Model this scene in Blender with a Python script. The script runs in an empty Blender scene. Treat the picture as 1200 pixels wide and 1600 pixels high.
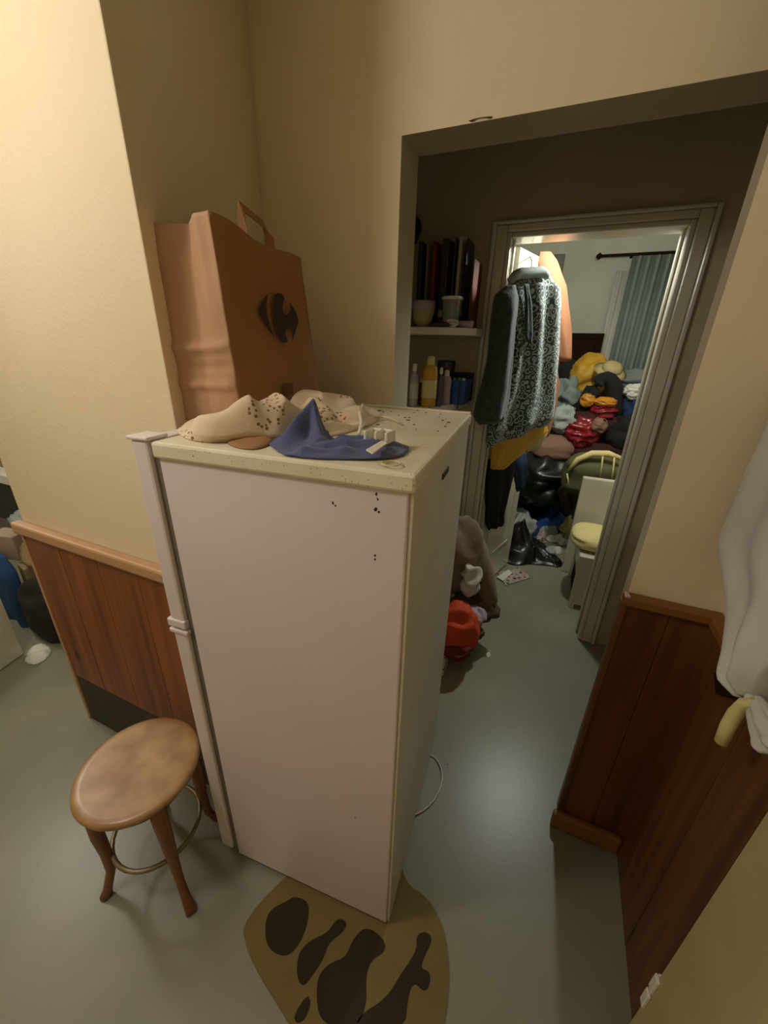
import bpy, bmesh, math, random
import numpy as np
from mathutils import Vector, Matrix, noise
# ------------------------------------------------------------------ camera
FPX = 615.0; CH = 1.62
_d = np.array([-40.0, 1450.0, FPX]); _d /= np.linalg.norm(_d)          # world down seen by the camera (x right, y down, z fwd)
_f = np.array([0, 0, 1.0]) - _d*_d[2]; _f /= np.linalg.norm(_f)
_r = np.cross(_d, _f)
_th = math.radians(23.2)
_R = np.array([[math.cos(_th), -math.sin(_th), 0], [math.sin(_th), math.cos(_th), 0], [0, 0, 1]])
_C2W = _R @ np.array([_r, _f, -_d])                                    # camera axes -> room axes
scene = bpy.context.scene
C = scene.collection
cam_data = bpy.data.cameras.new('camera'); cam = bpy.data.objects.new('camera', cam_data); C.objects.link(cam)
cam_data.sensor_fit = 'VERTICAL'; cam_data.sensor_height = 36; cam_data.sensor_width = 27
cam_data.lens = FPX/1600*36; cam_data.clip_start = 0.02
_cx, _cy, _cz = _C2W[:, 0], _C2W[:, 1], _C2W[:, 2]
M4 = Matrix.Identity(4)
for i in range(3):
    M4[i][0] = float(_cx[i]); M4[i][1] = float(-_cy[i]); M4[i][2] = float(-_cz[i])
M4[0][3] = 0; M4[1][3] = 0; M4[2][3] = CH
cam.matrix_world = M4
scene.camera = cam
# ------------------------------------------------------------------ light and exposure
vs = scene.view_settings
vs.view_transform = 'Standard'; vs.look = 'None'; vs.gamma = 1; vs.use_curve_mapping = False; vs.exposure = 0.12
w = bpy.data.worlds.new('world'); scene.world = w; w.use_nodes = True
w.node_tree.nodes['Background'].inputs[0].default_value = (0.6, 0.62, 0.6, 1)
w.node_tree.nodes['Background'].inputs[1].default_value = 0.02
def lamp(name, loc, power, col, rad):
    l = bpy.data.lights.new(name, 'POINT'); l.energy = power; l.color = col; l.shadow_soft_size = rad
    o = bpy.data.objects.new(name, l); o.location = loc; C.objects.link(o); return o
lamp('lamp_kitchen', (-1.25, -0.15, 2.34), 29, (1.0, 0.93, 0.86), 0.13)
lamp('lamp_far_room', (0.16, 2.58, 2.20), 38, (0.95, 1.0, 0.94), 0.05)
lamp('lamp_left_room', (-3.0, 0.75, 2.4), 34, (1.0, 0.96, 0.86), 0.14)

# ------------------------------------------------------------------ helpers
def ray(u, v): return _C2W @ np.array([u-600.0, v-800.0, FPX])
def at(u, v, x=None, y=None, z=None):
    r = ray(u, v)
    t = x/r[0] if x is not None else (y/r[1] if y is not None else (z-CH)/r[2])
    p = r*t; return Vector((float(p[0]), float(p[1]), float(p[2]+CH)))
def on_plane(u, v, p0, n):
    r = Vector([float(a) for a in ray(u, v)]); o = Vector((0, 0, CH))
    return o + r*((Vector(p0)-o).dot(Vector(n))/r.dot(Vector(n)))
def lin(h):
    h = h.lstrip('#'); o = []
    for i in (0, 2, 4):
        c = int(h[i:i+2], 16)/255; o.append(c/12.92 if c <= .04045 else ((c+.055)/1.055)**2.4)
    return (*o, 1)
def mat(name, col, rough=.6, col2=None, vs_=6.0, amt=.5, bump=0.0, bs=60.0, metal=0.0, stretch=(1, 1, 1), coat=0.0, contrast=(.35, .65), spec=.5, trans=0, sheen=0, alpha=1):
    m = bpy.data.materials.new(name); m.use_nodes = True; nt = m.node_tree; N = nt.nodes; L = nt.links
    b = N['Principled BSDF']
    b.inputs['Roughness'].default_value = rough; b.inputs['Metallic'].default_value = metal
    b.inputs['Coat Weight'].default_value = coat; b.inputs['Coat Roughness'].default_value = .28; b.inputs['Specular IOR Level'].default_value = spec
    b.inputs['Transmission Weight'].default_value = trans; b.inputs['Sheen Weight'].default_value = sheen
    b.inputs['Alpha'].default_value = alpha
    c1 = lin(col); c2 = lin(col2) if col2 else tuple(x*.82 for x in c1[:3])+(1,)
    tc = N.new('ShaderNodeTexCoord'); mp = N.new('ShaderNodeMapping'); mp.inputs['Scale'].default_value = stretch
    L.new(tc.outputs['Object'], mp.inputs[0])
    nz = N.new('ShaderNodeTexNoise'); nz.inputs['Scale'].default_value = vs_; nz.inputs['Detail'].default_value = 5
    L.new(mp.outputs[0], nz.inputs['Vector'])
    rp = N.new('ShaderNodeValToRGB'); rp.color_ramp.elements[0].position = contrast[0]; rp.color_ramp.elements[1].position = contrast[1]
    rp.color_ramp.elements[0].color = c1
    rp.color_ramp.elements[1].color = tuple(c1[i]*(1-amt)+c2[i]*amt for i in range(3))+(1,)
    L.new(nz.outputs['Fac'], rp.inputs[0]); L.new(rp.outputs[0], b.inputs['Base Color'])
    if bump:
        n2 = N.new('ShaderNodeTexNoise'); n2.inputs['Scale'].default_value = bs; n2.inputs['Detail'].default_value = 4
        L.new(mp.outputs[0], n2.inputs['Vector'])
        bp = N.new('ShaderNodeBump'); bp.inputs['Strength'].default_value = bump; bp.inputs['Distance'].default_value = .01
        L.new(n2.outputs['Fac'], bp.inputs['Height']); L.new(bp.outputs[0], b.inputs['Normal'])
    m['_rp'] = rp.name
    return m
def spots(m, col, scale, thresh, size=.25, distort=.0, stretch=(1, 1, 1)):
    """scatter small marks of another colour over a material"""
    nt = m.node_tree; N = nt.nodes; L = nt.links; b = N['Principled BSDF']
    src = b.inputs['Base Color'].links[0].from_socket
    tc = N.new('ShaderNodeTexCoord'); mp = N.new('ShaderNodeMapping'); mp.inputs['Scale'].default_value = stretch
    L.new(tc.outputs['Object'], mp.inputs[0])
    vo = N.new('ShaderNodeTexVoronoi'); vo.inputs['Scale'].default_value = scale; L.new(mp.outputs[0], vo.inputs['Vector'])
    lt = N.new('ShaderNodeMath'); lt.operation = 'LESS_THAN'; lt.inputs[1].default_value = size; L.new(vo.outputs['Distance'], lt.inputs[0])
    sp = N.new('ShaderNodeSeparateColor'); L.new(vo.outputs['Color'], sp.inputs[0])
    l2 = N.new('ShaderNodeMath'); l2.operation = 'LESS_THAN'; l2.inputs[1].default_value = thresh; L.new(sp.outputs[0], l2.inputs[0])
    mu = N.new('ShaderNodeMath'); mu.operation = 'MULTIPLY'; L.new(lt.outputs[0], mu.inputs[0]); L.new(l2.outputs[0], mu.inputs[1])
    mx = N.new('ShaderNodeMix'); mx.data_type = 'RGBA'; L.new(mu.outputs[0], mx.inputs['Factor'])
    L.new(src, mx.inputs[6]); mx.inputs[7].default_value = lin(col); L.new(mx.outputs[2], b.inputs['Base Color'])
    return m
class MB:
    def __init__(s): s.v = []; s.f = []; s.mi = []
    def add(s, vs_, fs, mi=0):
        k = len(s.v); s.v += [tuple(v) for v in vs_]; s.f += [tuple(i+k for i in f) for f in fs]; s.mi += [mi]*len(fs); return s
    def box(s, a, b, rz=0, piv=None, mi=0):
        (x0, y0, z0), (x1, y1, z1) = a, b
        P = [(x, y, z) for z in (z0, z1) for x, y in ((x0, y0), (x1, y0), (x1, y1), (x0, y1))]
        if rz:
            p = Vector(piv or ((x0+x1)/2, (y0+y1)/2, 0)); R = Matrix.Rotation(rz, 3, 'Z')
            P = [tuple(R @ (Vector(q)-p) + p) for q in P]
        return s.add(P, [(3, 2, 1, 0), (4, 5, 6, 7), (0, 1, 5, 4), (1, 2, 6, 5), (2, 3, 7, 6), (3, 0, 4, 7)], mi)
    def prism(s, poly, z0, z1, mi=0):
        n = len(poly)
        s.add([(p[0], p[1], z0) for p in poly]+[(p[0], p[1], z1) for p in poly],
              [tuple(range(n))[::-1], tuple(range(n, 2*n))]+[(i, (i+1) % n, n+(i+1) % n, n+i) for i in range(n)], mi); return s
    def rings(s, R, cap=True, mi=0):
        n = len(R[0]); V = [p for r in R for p in r]; F = []
        for j in range(len(R)-1):
            for i in range(n):
                F.append((j*n+i, j*n+(i+1) % n, (j+1)*n+(i+1) % n, (j+1)*n+i))
        if cap: F += [tuple(range(n))[::-1], tuple(range((len(R)-1)*n, len(R)*n))]
        return s.add(V, F, mi)
    def lathe(s, prof, c, n=24, sx=1, sy=1, mi=0, tilt=None):
        R = []
        for r, z in prof:
            R.append([Vector((r*sx*math.cos(2*math.pi*i/n), r*sy*math.sin(2*math.pi*i/n), z)) for i in range(n)])
        if tilt: R = [[tilt @ p for p in r] for r in R]
        return s.rings([[tuple(p+Vector(c)) for p in r] for r in R], True, mi)
    def tube(s, path, rad, n=8, mi=0, cl=False):
        P = [Vector(p) for p in path]; R = []
        for i, p in enumerate(P):
            a = P[max(i-1, 0)]; b = P[min(i+1, len(P)-1)]
            if cl: a = P[i-1]; b = P[(i+1) % len(P)]
            t = (b-a).normalized(); up = Vector((0, 0, 1)) if abs(t.z) < .9 else Vector((1, 0, 0))
            u = t.cross(up).normalized(); w_ = t.cross(u)
            r = rad[i] if isinstance(rad, (list, tuple)) else rad
            R.append([tuple(p+u*r*math.cos(2*math.pi*k/n)+w_*r*math.sin(2*math.pi*k/n)) for k in range(n)])
        if cl: R.append(R[0])
        return s.rings(R, not cl, mi)
    def build(s, name, m, parent=None, smooth=False, bevel=0, sub=0, solid=0):
        me = bpy.data.meshes.new(name)
        off = Vector(parent['_w']) if parent is not None else Vector((0, 0, 0))
        if parent is None:
            V = np.array(s.v); off = Vector(((V[:, 0].min()+V[:, 0].max())/2, (V[:, 1].min()+V[:, 1].max())/2, V[:, 2].min()))
        me.from_pydata([tuple(Vector(v)-off) for v in s.v], [], s.f)
        for k in (m if isinstance(m, (list, tuple)) else [m]): me.materials.append(k)
        for p, mi in zip(me.polygons, s.mi): p.material_index = mi; p.use_smooth = smooth
        bm = bmesh.new(); bm.from_mesh(me); bmesh.ops.remove_doubles(bm, verts=bm.verts, dist=1e-6) if smooth else None
        bmesh.ops.recalc_face_normals(bm, faces=bm.faces); bm.to_mesh(me); bm.free()
        o = bpy.data.objects.new(name, me); C.objects.link(o)
        if parent is None: o.location = off
        else: o.parent = parent
        o['_w'] = tuple(off)
        if solid:
            q = o.modifiers.new('solid', 'SOLIDIFY'); q.thickness = solid; q.offset = -1
        if bevel:
            q = o.modifiers.new('bevel', 'BEVEL'); q.width = bevel; q.segments = 2; q.limit_method = 'ANGLE'
        if sub:
            q = o.modifiers.new('sub', 'SUBSURF'); q.levels = sub; q.render_levels = sub
        return o
def tag(o, label, cat, group=None, kind=None):
    o['label'] = label; o['category'] = cat
    if group: o['group'] = group
    if kind: o['kind'] = kind
    return o
def thing(name, label, cat, loc, group=None):
    o = bpy.data.objects.new(name, None); o.location = loc; o['_w'] = tuple(loc); o.empty_display_size = .05; C.objects.link(o)
    return tag(o, label, cat, group)
def struct(name, mb, m, **k):
    o = mb.build(name, m, **k)
    if o.parent is None: o['kind'] = 'structure'
    return o
def smoothpoly(pts, it=2):
    for _ in range(it):
        q = []
        for i in range(len(pts)):
            a = Vector(pts[i]); b = Vector(pts[(i+1) % len(pts)])
            q += [a*.75+b*.25, a*.25+b*.75]
        pts = q
    return pts
def resample(pts, n):
    P = [Vector(p) for p in pts]; L = [0]
    for i in range(len(P)): L.append(L[-1]+(P[(i+1) % len(P)]-P[i]).length)
    out = []
    j = 0
    for k in range(n):
        t = L[-1]*k/n
        while L[j+1] < t: j += 1
        a, b = P[j % len(P)], P[(j+1) % len(P)]
        out.append(a.lerp(b, (t-L[j])/max(L[j+1]-L[j], 1e-9)))
    return out
def fbm(p, o=3):
    return sum(noise.noise(p*(2**i))/(2**i) for i in range(o))
def crease(p):                                   # sharp fold pattern, about -1..1
    return 1-2*abs(noise.noise(p)*1.6)
def bumpval(q, b):
    if len(b) == 8:                              # rounded roll
        dx, dy = b[2]-b[0], b[3]-b[1]; t = max(0, min(1, ((q.x-b[0])*dx+(q.y-b[1])*dy)/(dx*dx+dy*dy)))
        d = math.hypot(q.x-b[0]-dx*t, q.y-b[1]-dy*t)/b[4]
        return (b[5]+(b[6]-b[5])*t)*((1-d**3)**.6 if d < 1 else 0)
                                 # round bump (x, y, width, height) or ridge (x0, y0, x1, y1, width, h0, h1)
    if len(b) == 4: return b[3]*math.exp(-((q.x-b[0])**2+(q.y-b[1])**2)/(2*b[2]**2))
    dx, dy = b[2]-b[0], b[3]-b[1]; t = max(0, min(1, ((q.x-b[0])*dx+(q.y-b[1])*dy)/(dx*dx+dy*dy)))
    return (b[5]+(b[6]-b[5])*t)*math.exp(-((q.x-b[0]-dx*t)**2+(q.y-b[1]-dy*t)**2)/(2*b[4]**2))
def crumple(outline, z0, bumps=(), base=.01, amp=.01, freq=12, seed=0, rings=26, n=110, c=None, edge=3, sharp=.5, sm=2):
    """a crumpled cloth lying inside an outline (room x, y), closed underneath"""
    P = resample(smoothpoly([Vector((p[0], p[1], 0)) for p in outline], sm) if sm else [Vector((p[0], p[1], 0)) for p in outline], n)
    cc = Vector((c[0], c[1], 0)) if c else sum(P, Vector())/n
    R = []
    for j in range(rings+1):
        t = 1-j/rings*.985; ring = []
        for i in range(n):
            q = cc+(P[i]-cc)*t; nv = Vector((q.x*freq+seed*7.3, q.y*freq-seed*3.1, seed))
            f = 1-t**edge*.98
            wr = amp*((1-sharp)*fbm(nv)+sharp*crease(nv*.7+Vector((3, 1, 0))))
            h = base+max([bumpval(q, b_) for b_ in bumps] or [0])
            jit = Vector((noise.noise(nv*.6+Vector((9, 0, 0))), noise.noise(nv*.6+Vector((0, 9, 0))), 0))*amp*1.2*(t if j else 0)
            ring.append(Vector((q.x, q.y, z0+max(.0012, f*(h+wr)+.002)))+(jit if j else Vector()))
        R.append(ring)
    bot = [Vector((p.x, p.y, z0)) for p in R[0]]
    return MB().rings([bot]+R, True)
def blob(c, rad, seed=0, amp=.15, freq=3, cr=.5, rz=0, floor=None, n=44, m=28, power=1.0, tip=None):
    """a soft closed lump with folds: stuffed bags, folded garments, cushions"""
    R = []; Rm = Matrix.Rotation(rz, 3, 'Z'); c = Vector(c)
    for j in range(1, m):
        ph = math.pi*j/m; ring = []
        for i in range(n):
            th = 2*math.pi*i/n
            sx = lambda a, p: math.copysign(abs(a)**p, a)
            d = Vector((sx(math.sin(ph), power)*sx(math.cos(th), power), sx(math.sin(ph), power)*sx(math.sin(th), power), sx(math.cos(ph), power)))
            sv = Vector((seed*5.1, seed*2.3, seed*9.7))
            nv = Vector((d.x*.65, d.y*.8, d.z*1.25))*freq*.62+sv; nv = nv+noise.noise_vector(nv*.7+sv)*.55
            k = 1+amp*((1-cr)*fbm(nv)+cr*crease(nv))
            q = Vector((d.x*rad[0], d.y*rad[1], d.z*rad[2]))*k
            if tip:
                for td, tl, tw in tip:
                    tdv = Vector(td).normalized(); a = max(0, d.dot(tdv)); q += tdv*tl*a**tw
            q = Rm @ q + c
            if floor is not None and q.z < floor: q.z = floor+.0005*(j % 2)
            ring.append(q)
        R.append(ring)
    return MB().rings(R[::-1], True)
def sheetbody(rows, th=.04, folds=5, famp=.012, seed=0, n=48, plane=None, nrow=40, nrm=Vector((0, -1, 0)), edge_amp=.0):
    """a hanging garment: rows of (left point, right point) joined into a thin folded closed body"""
    R = []
    for j in range(nrow+1):
        t = j/nrow*(len(rows)-1); k = min(int(t), len(rows)-2); a = t-k
        A = rows[k][0].lerp(rows[k+1][0], a); B = rows[k][1].lerp(rows[k+1][1], a)
        ring = []
        g = j/nrow; tt = th*min(1, .35+g*3)*min(1, .5+(1-g)*8)
        for i in range(n):
            an = 2*math.pi*i/n
            s = .5-.5*math.cos(an)
            p = A.lerp(B, s)
            o = math.sin(an)
            f = famp*(.25+g)*(math.sin(s*folds*2*math.pi+seed+1.2*noise.noise(Vector((s*2, g*2.5, seed))))+.8*noise.noise(Vector((s*6, g*5, seed+4))))
            ring.append(p+nrm*(tt*math.copysign(abs(o)**.7, o)+f))
        R.append(ring)
    return MB().rings(R, True)

# ------------------------------------------------------------------ materials
M = {}
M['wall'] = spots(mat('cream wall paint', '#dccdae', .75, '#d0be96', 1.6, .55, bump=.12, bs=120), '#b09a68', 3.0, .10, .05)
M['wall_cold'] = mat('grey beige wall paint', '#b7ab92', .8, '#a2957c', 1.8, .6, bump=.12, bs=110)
M['wall_far'] = mat('pale grey wall paint', '#c3c2b4', .8, '#acab9b', 2.0, .6, bump=.08, bs=90)
M['ceiling'] = mat('white ceiling paint', '#d8d2c0', .85)
M['trim'] = mat('worn off white gloss paint', '#cfcab8', .2, '#b5ae98', 5, .5, bump=.05, bs=40, coat=.3)
M['dark_olive'] = mat('dark greenish brown', '#3a3426', .6, '#282218', 7, .7)
def wood(name, a, b, ax, rough=.42, knots=True, sc=26, tint='#2a0f05'):
    st = [1, 1, 1]; st[2] = .05; st[ax] = 1
    m = mat(name, a, rough, b, sc, .9, bump=.08, bs=25, stretch=tuple(st), coat=.12, contrast=(.3, .7))
    if knots: spots(m, tint, 8, .10, .14, stretch=(1, 1, .7))
    return m
M['pine'] = wood('varnished orange brown pine', '#955325', '#5c2c10', 0)
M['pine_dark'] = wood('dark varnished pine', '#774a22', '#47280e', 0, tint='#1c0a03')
M['rail'] = mat('pale pine rail', '#bd9570', .5, '#a57a50', 4, .8, stretch=(.3, 1, 1))
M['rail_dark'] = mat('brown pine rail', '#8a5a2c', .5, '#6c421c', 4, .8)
M['fridge'] = spots(mat('white enamel', '#dbd0d0', .33, '#cfc4c2', 2, .6, bump=.03, bs=220, coat=.2), '#4a3626', 13, .035, .055)
M['lid'] = spots(spots(mat('yellowed white plastic', '#ddd5be', .4, '#cec3a2', 9, .7, bump=.05, bs=80), '#b09c6c', 170, .22, .24), '#6a5330', 85, .05, .14)
M['fback'] = mat('cream metal back panel', '#cfc9b6', .45, '#c2baa2', 3, .6)
M['gasket'] = mat('grey rubber gasket', '#6d6458', .6)
M['dark'] = mat('near black plastic', '#1b1a18', .5)
M['kraft'] = mat('kraft paper', '#b48e6c', .75, '#9c6f4a', 6, .4, bump=.10, bs=14)
M['kraft_shaded'] = mat('shaded kraft paper', '#94683c', .8, '#8a6034', 6, .4)  # same paper, with the front panel's shade put into its colour
M['ink'] = mat('dark brown print', '#33200f', .7)
M['stoolwood'] = spots(mat('worn honey coloured wood', '#b08c5e', .38, '#835a30', 11, .8, bump=.06, bs=20, coat=.35), '#5a3a1c', 14, .10, .07)
M['stoolleg'] = mat('reddish brown varnished wood', '#8a5a34', .4, '#704322', 8, .7, coat=.2)
M['metal'] = mat('dull brass wire', '#8e8060', .4, metal=.6)
M['blue_cloth'] = mat('faded navy cloth', '#4a5078', .9, '#3c4268', 14, .6, bump=.15, bs=160, sheen=.2)
M['white_pl'] = mat('white plastic', '#e2ddd0', .35, '#d0c9b8', 10, .4)
M['cream_pl'] = mat('cream plastic', '#d6c493', .4, '#c4b07c', 10, .4)
# floor
fl = mat('grey green floor covering', '#888673', .34, '#747463', 2.2, .9, bump=.025, bs=70)
N_ = fl.node_tree.nodes; L_ = fl.node_tree.links; b_ = N_['Principled BSDF']
src = b_.inputs['Base Color'].links[0].from_socket
tc_ = N_.new('ShaderNodeTexCoord'); nz_ = N_.new('ShaderNodeTexNoise'); nz_.inputs['Scale'].default_value = 1.1; nz_.inputs['Detail'].default_value = 6
L_.new(tc_.outputs['Object'], nz_.inputs['Vector'])
rp_ = N_.new('ShaderNodeValToRGB'); rp_.color_ramp.elements[0].position = .5; rp_.color_ramp.elements[1].position = .72
L_.new(nz_.outputs['Fac'], rp_.inputs[0])
mx_ = N_.new('ShaderNodeMix'); mx_.data_type = 'RGBA'; L_.new(rp_.outputs[0], mx_.inputs['Factor']); L_.new(src, mx_.inputs[6])
mx_.inputs[7].default_value = lin('#96917a'); L_.new(mx_.outputs[2], b_.inputs['Base Color'])
spots(fl, '#3f403a', 7, .12, .03)
M['floor'] = fl
# patterned coat: pale swirl rings over dark green-grey
def coat_mat():
    m = mat('swirl patterned knit', '#2c3633', .85, '#384440', 20, .5, bump=.2, bs=200, sheen=.3)
    nt = m.node_tree; N = nt.nodes; L = nt.links; b = N['Principled BSDF']; s = b.inputs['Base Color'].links[0].from_socket
    tc = N.new('ShaderNodeTexCoord'); v = N.new('ShaderNodeTexVoronoi'); v.inputs['Scale'].default_value = 32; L.new(tc.outputs['Object'], v.inputs['Vector'])
    sn = N.new('ShaderNodeMath'); sn.operation = 'MULTIPLY'; sn.inputs[1].default_value = 17; L.new(v.outputs['Distance'], sn.inputs[0])
    s2 = N.new('ShaderNodeMath'); s2.operation = 'SINE'; L.new(sn.outputs[0], s2.inputs[0])
    rp = N.new('ShaderNodeValToRGB'); rp.color_ramp.elements[0].position = .05; rp.color_ramp.elements[1].position = .4; L.new(s2.outputs[0], rp.inputs[0])
    mx = N.new('ShaderNodeMix'); mx.data_type = 'RGBA'; L.new(rp.outputs[0], mx.inputs['Factor']); L.new(s, mx.inputs[6]); mx.inputs[7].default_value = lin('#a4b1ac')
    L.new(mx.outputs[2], b.inputs['Base Color']); return m
M['coat'] = coat_mat()
M['coat_dark'] = mat('dark green grey knit', '#2a332f', .9, '#3d4844', 30, .6, bump=.25, bs=120, sheen=.3)
M['collar'] = mat('pale grey green woven collar', '#a4b1aa', .8, '#84928d', 40, .7, bump=.1, bs=120)
def lace():
    m = mat('ecru cotton', '#d5c2a6', .85, '#c3ac8c', 8, .6, bump=.1, bs=150)
    nt = m.node_tree; N = nt.nodes; L = nt.links; b = N['Principled BSDF']; s = b.inputs['Base Color'].links[0].from_socket
    tc = N.new('ShaderNodeTexCoord')
    big = N.new('ShaderNodeTexVoronoi'); big.inputs['Scale'].default_value = 8.5; L.new(tc.outputs['Object'], big.inputs['Vector'])
    sm = N.new('ShaderNodeTexVoronoi'); sm.inputs['Scale'].default_value = 95; L.new(tc.outputs['Object'], sm.inputs['Vector'])
    a = N.new('ShaderNodeMath'); a.operation = 'LESS_THAN'; a.inputs[1].default_value = .42; L.new(big.outputs['Distance'], a.inputs[0])
    c = N.new('ShaderNodeMath'); c.operation = 'LESS_THAN'; c.inputs[1].default_value = .33; L.new(sm.outputs['Distance'], c.inputs[0])
    mu = N.new('ShaderNodeMath'); mu.operation = 'MULTIPLY'; L.new(a.outputs[0], mu.inputs[0]); L.new(c.outputs[0], mu.inputs[1])
    mx = N.new('ShaderNodeMix'); mx.data_type = 'RGBA'; L.new(mu.outputs[0], mx.inputs['Factor']); L.new(s, mx.inputs[6]); mx.inputs[7].default_value = lin('#7a5b36')
    L.new(mx.outputs[2], b.inputs['Base Color']); return m
M['lace'] = lace()
def simple(key, col, rough=.8, **k):
    M[key] = mat(key.replace('_', ' '), col, rough, **k); return M[key]
simple('binbag', '#0d0e0d', .35, bump=.35, bs=12, coat=.4)
simple('black_cloth', '#131313', .9)
simple('yellow_cloth', '#c99a2a', .55, bump=.1, bs=30)
simple('yellow_pale', '#d8c98a', .8, bump=.1, bs=40)
simple('straw', '#b9a878', .8, bump=.2, bs=60)
simple('peach', '#966546', .8, bump=.08, bs=60)
simple('red_shiny', '#8f1f26', .25, bump=.2, bs=16, coat=.3)
simple('maroon', '#3b1719', .85, bump=.2, bs=18)
simple('pinkish', '#8f6a58', .8, bump=.1, bs=25)
simple('greycloth', '#7d8784', .85, bump=.2, bs=22)
simple('palegrey', '#a3aaa6', .8, bump=.2, bs=22)
simple('blue_pl', '#1c4f9c', .4)
simple('blue_dark', '#1d3558', .8, bump=.15, bs=20)
simple('blue_blanket', '#24487a', .85, bump=.2, bs=20)
simple('curtain', '#85908b', .8, bump=.05, bs=40)
simple('brownwood', '#2a190e', .95, spec=.1)
simple('beige_coat', '#7c6a52', .92, bump=.3, bs=35, sheen=.2)
simple('brown_coat', '#5f4b38', .92, bump=.3, bs=35)
simple('orange_cloth', '#c9471f', .8, bump=.15, bs=30)
simple('white_cloth', '#c9c6bd', .85, bump=.15, bs=30)
simple('paper', '#d3d0c2', .8)
simple('olive', '#5a5838', .8, bump=.15, bs=30)
simple('door_olive', '#b3a678', .5, col2='#a2955f', amt=.5, bump=.06, bs=90)
simple('purple', '#5b4968', .4)
simple('amber', '#c79a34', .3, col2='#b58826')
simple('brownglass', '#5c2a14', .2)
simple('orangepl', '#c98425', .4)
simple('lilac', '#b7a0ae', .4)
simple('glassy', '#a9a8a8', .12, alpha=.55, coat=.5)
simple('green_pl', '#5fae62', .5)
simple('tan_box', '#8f7a58', .8)
simple('pink_box', '#a8917c', .8)
simple('book_red', '#7a1a1c', .35, coat=.3); simple('book_brown', '#3c2a1f', .3, coat=.4); simple('book_green', '#252c22', .35, coat=.3)
simple('book_black', '#15120f', .35); simple('book_white', '#b7b0a0', .5); simple('book_rust', '#74341c', .5)
simple('mat_yellow', '#77663a', .85, col2='#66552c', bump=.15, bs=120)
simple('mat_print', '#2e210f', .9); simple('mat_edge', '#6d5020', .9)
M['news'] = spots(mat('printed magazine paper', '#b5b0a4', .45, '#8f6f68', 30, .9, coat=.3), '#2d3a4a', 28, .3, .4)

# ------------------------------------------------------------------ the rooms
HC = 2.72
struct('floor', MB().box((-5.2, -1.7, -.1), (2.0, 5.2, 0)), M['floor'])
struct('ceiling', MB().box((-5.2, -1.7, HC), (2.0, 5.2, HC+.1)), M['ceiling'])
YP = .675                                   # pale wall's face
XE = -.843
struct('wall_left', MB().prism([(-1.73, YP), (XE, YP), (-1.03, 1.30), (-1.73, 1.30)], 0, HC), M['wall'], bevel=.004)
YD = 1.30; YI = 1.44                        # doorway wall faces
ZL = 2.153
prof = [(-1.73, 0), (-.535, 0), (-.535, ZL), (.9, ZL), (.9, HC), (-1.73, HC)]
dw = MB(); dw.add([(x, YD, z) for x, z in prof]+[(x, YI, z) for x, z in prof], [tuple(range(6)), tuple(range(6, 12))])
dw.add([(x, y, z) for y in (YD, YI) for x, z in prof], [(i, (i+1) % 6, 6+(i+1) % 6, 6+i) for i in (0, 3, 4, 5)])
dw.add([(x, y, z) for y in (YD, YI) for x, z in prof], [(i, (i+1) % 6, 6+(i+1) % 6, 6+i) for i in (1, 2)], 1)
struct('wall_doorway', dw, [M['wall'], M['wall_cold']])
pr_ = [(.262, 1.115), (.62, 1.115), (.62, 1.175), (.262, 1.175)]
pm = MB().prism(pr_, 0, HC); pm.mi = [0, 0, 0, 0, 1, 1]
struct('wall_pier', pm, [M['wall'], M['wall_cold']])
struct('wall_right', MB().box((.475, -1.7, 0), (.62, 1.115, HC)), M['wall'])
struct('wall_back', MB().box((-5.2, -1.7, 0), (2.0, -1.6, HC)), M['wall'])
# corridor
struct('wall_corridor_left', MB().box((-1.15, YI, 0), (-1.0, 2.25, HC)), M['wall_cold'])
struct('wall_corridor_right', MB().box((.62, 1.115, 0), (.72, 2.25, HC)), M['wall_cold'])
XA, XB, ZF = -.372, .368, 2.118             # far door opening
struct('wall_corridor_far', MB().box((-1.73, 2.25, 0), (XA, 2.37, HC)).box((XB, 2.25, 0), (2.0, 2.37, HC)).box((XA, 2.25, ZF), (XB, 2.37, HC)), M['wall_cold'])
# left room
struct('wall_left_room', MB().box((-5.2, 2.1, 0), (-1.73, 2.2, HC)), M['wall_far'])
struct('wall_left_side', MB().box((-5.2, -1.6, 0), (-5.1, 2.1, HC)), M['wall_far'])
# far room
struct('wall_far_back', MB().box((-1.73, 5.0, 0), (2.0, 5.1, HC)), M['wall_far'])
struct('wall_far_left', MB().box((-1.4, 2.37, 0), (-1.3, 5.0, HC)), M['wall_far'])
struct('wall_far_right', MB().box((1.5, 2.37, 0), (1.6, 5.0, HC)), M['wall_far'])

# chipped plaster under the lintel edge
cp = at(750, 190, y=YD-.001)
struct('trim_9', MB().rings([[(cp.x+r_*1.0*math.cos(k*math.pi/5)*(1+.3*math.sin(k*2.3)), YD-.001-dy, ZL+.002+abs(r_*.2*math.sin(k*math.pi/5))) for k in range(10)] for r_, dy in ((.03, 0), (.018, .004))]), M['dark_olive'])
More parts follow.
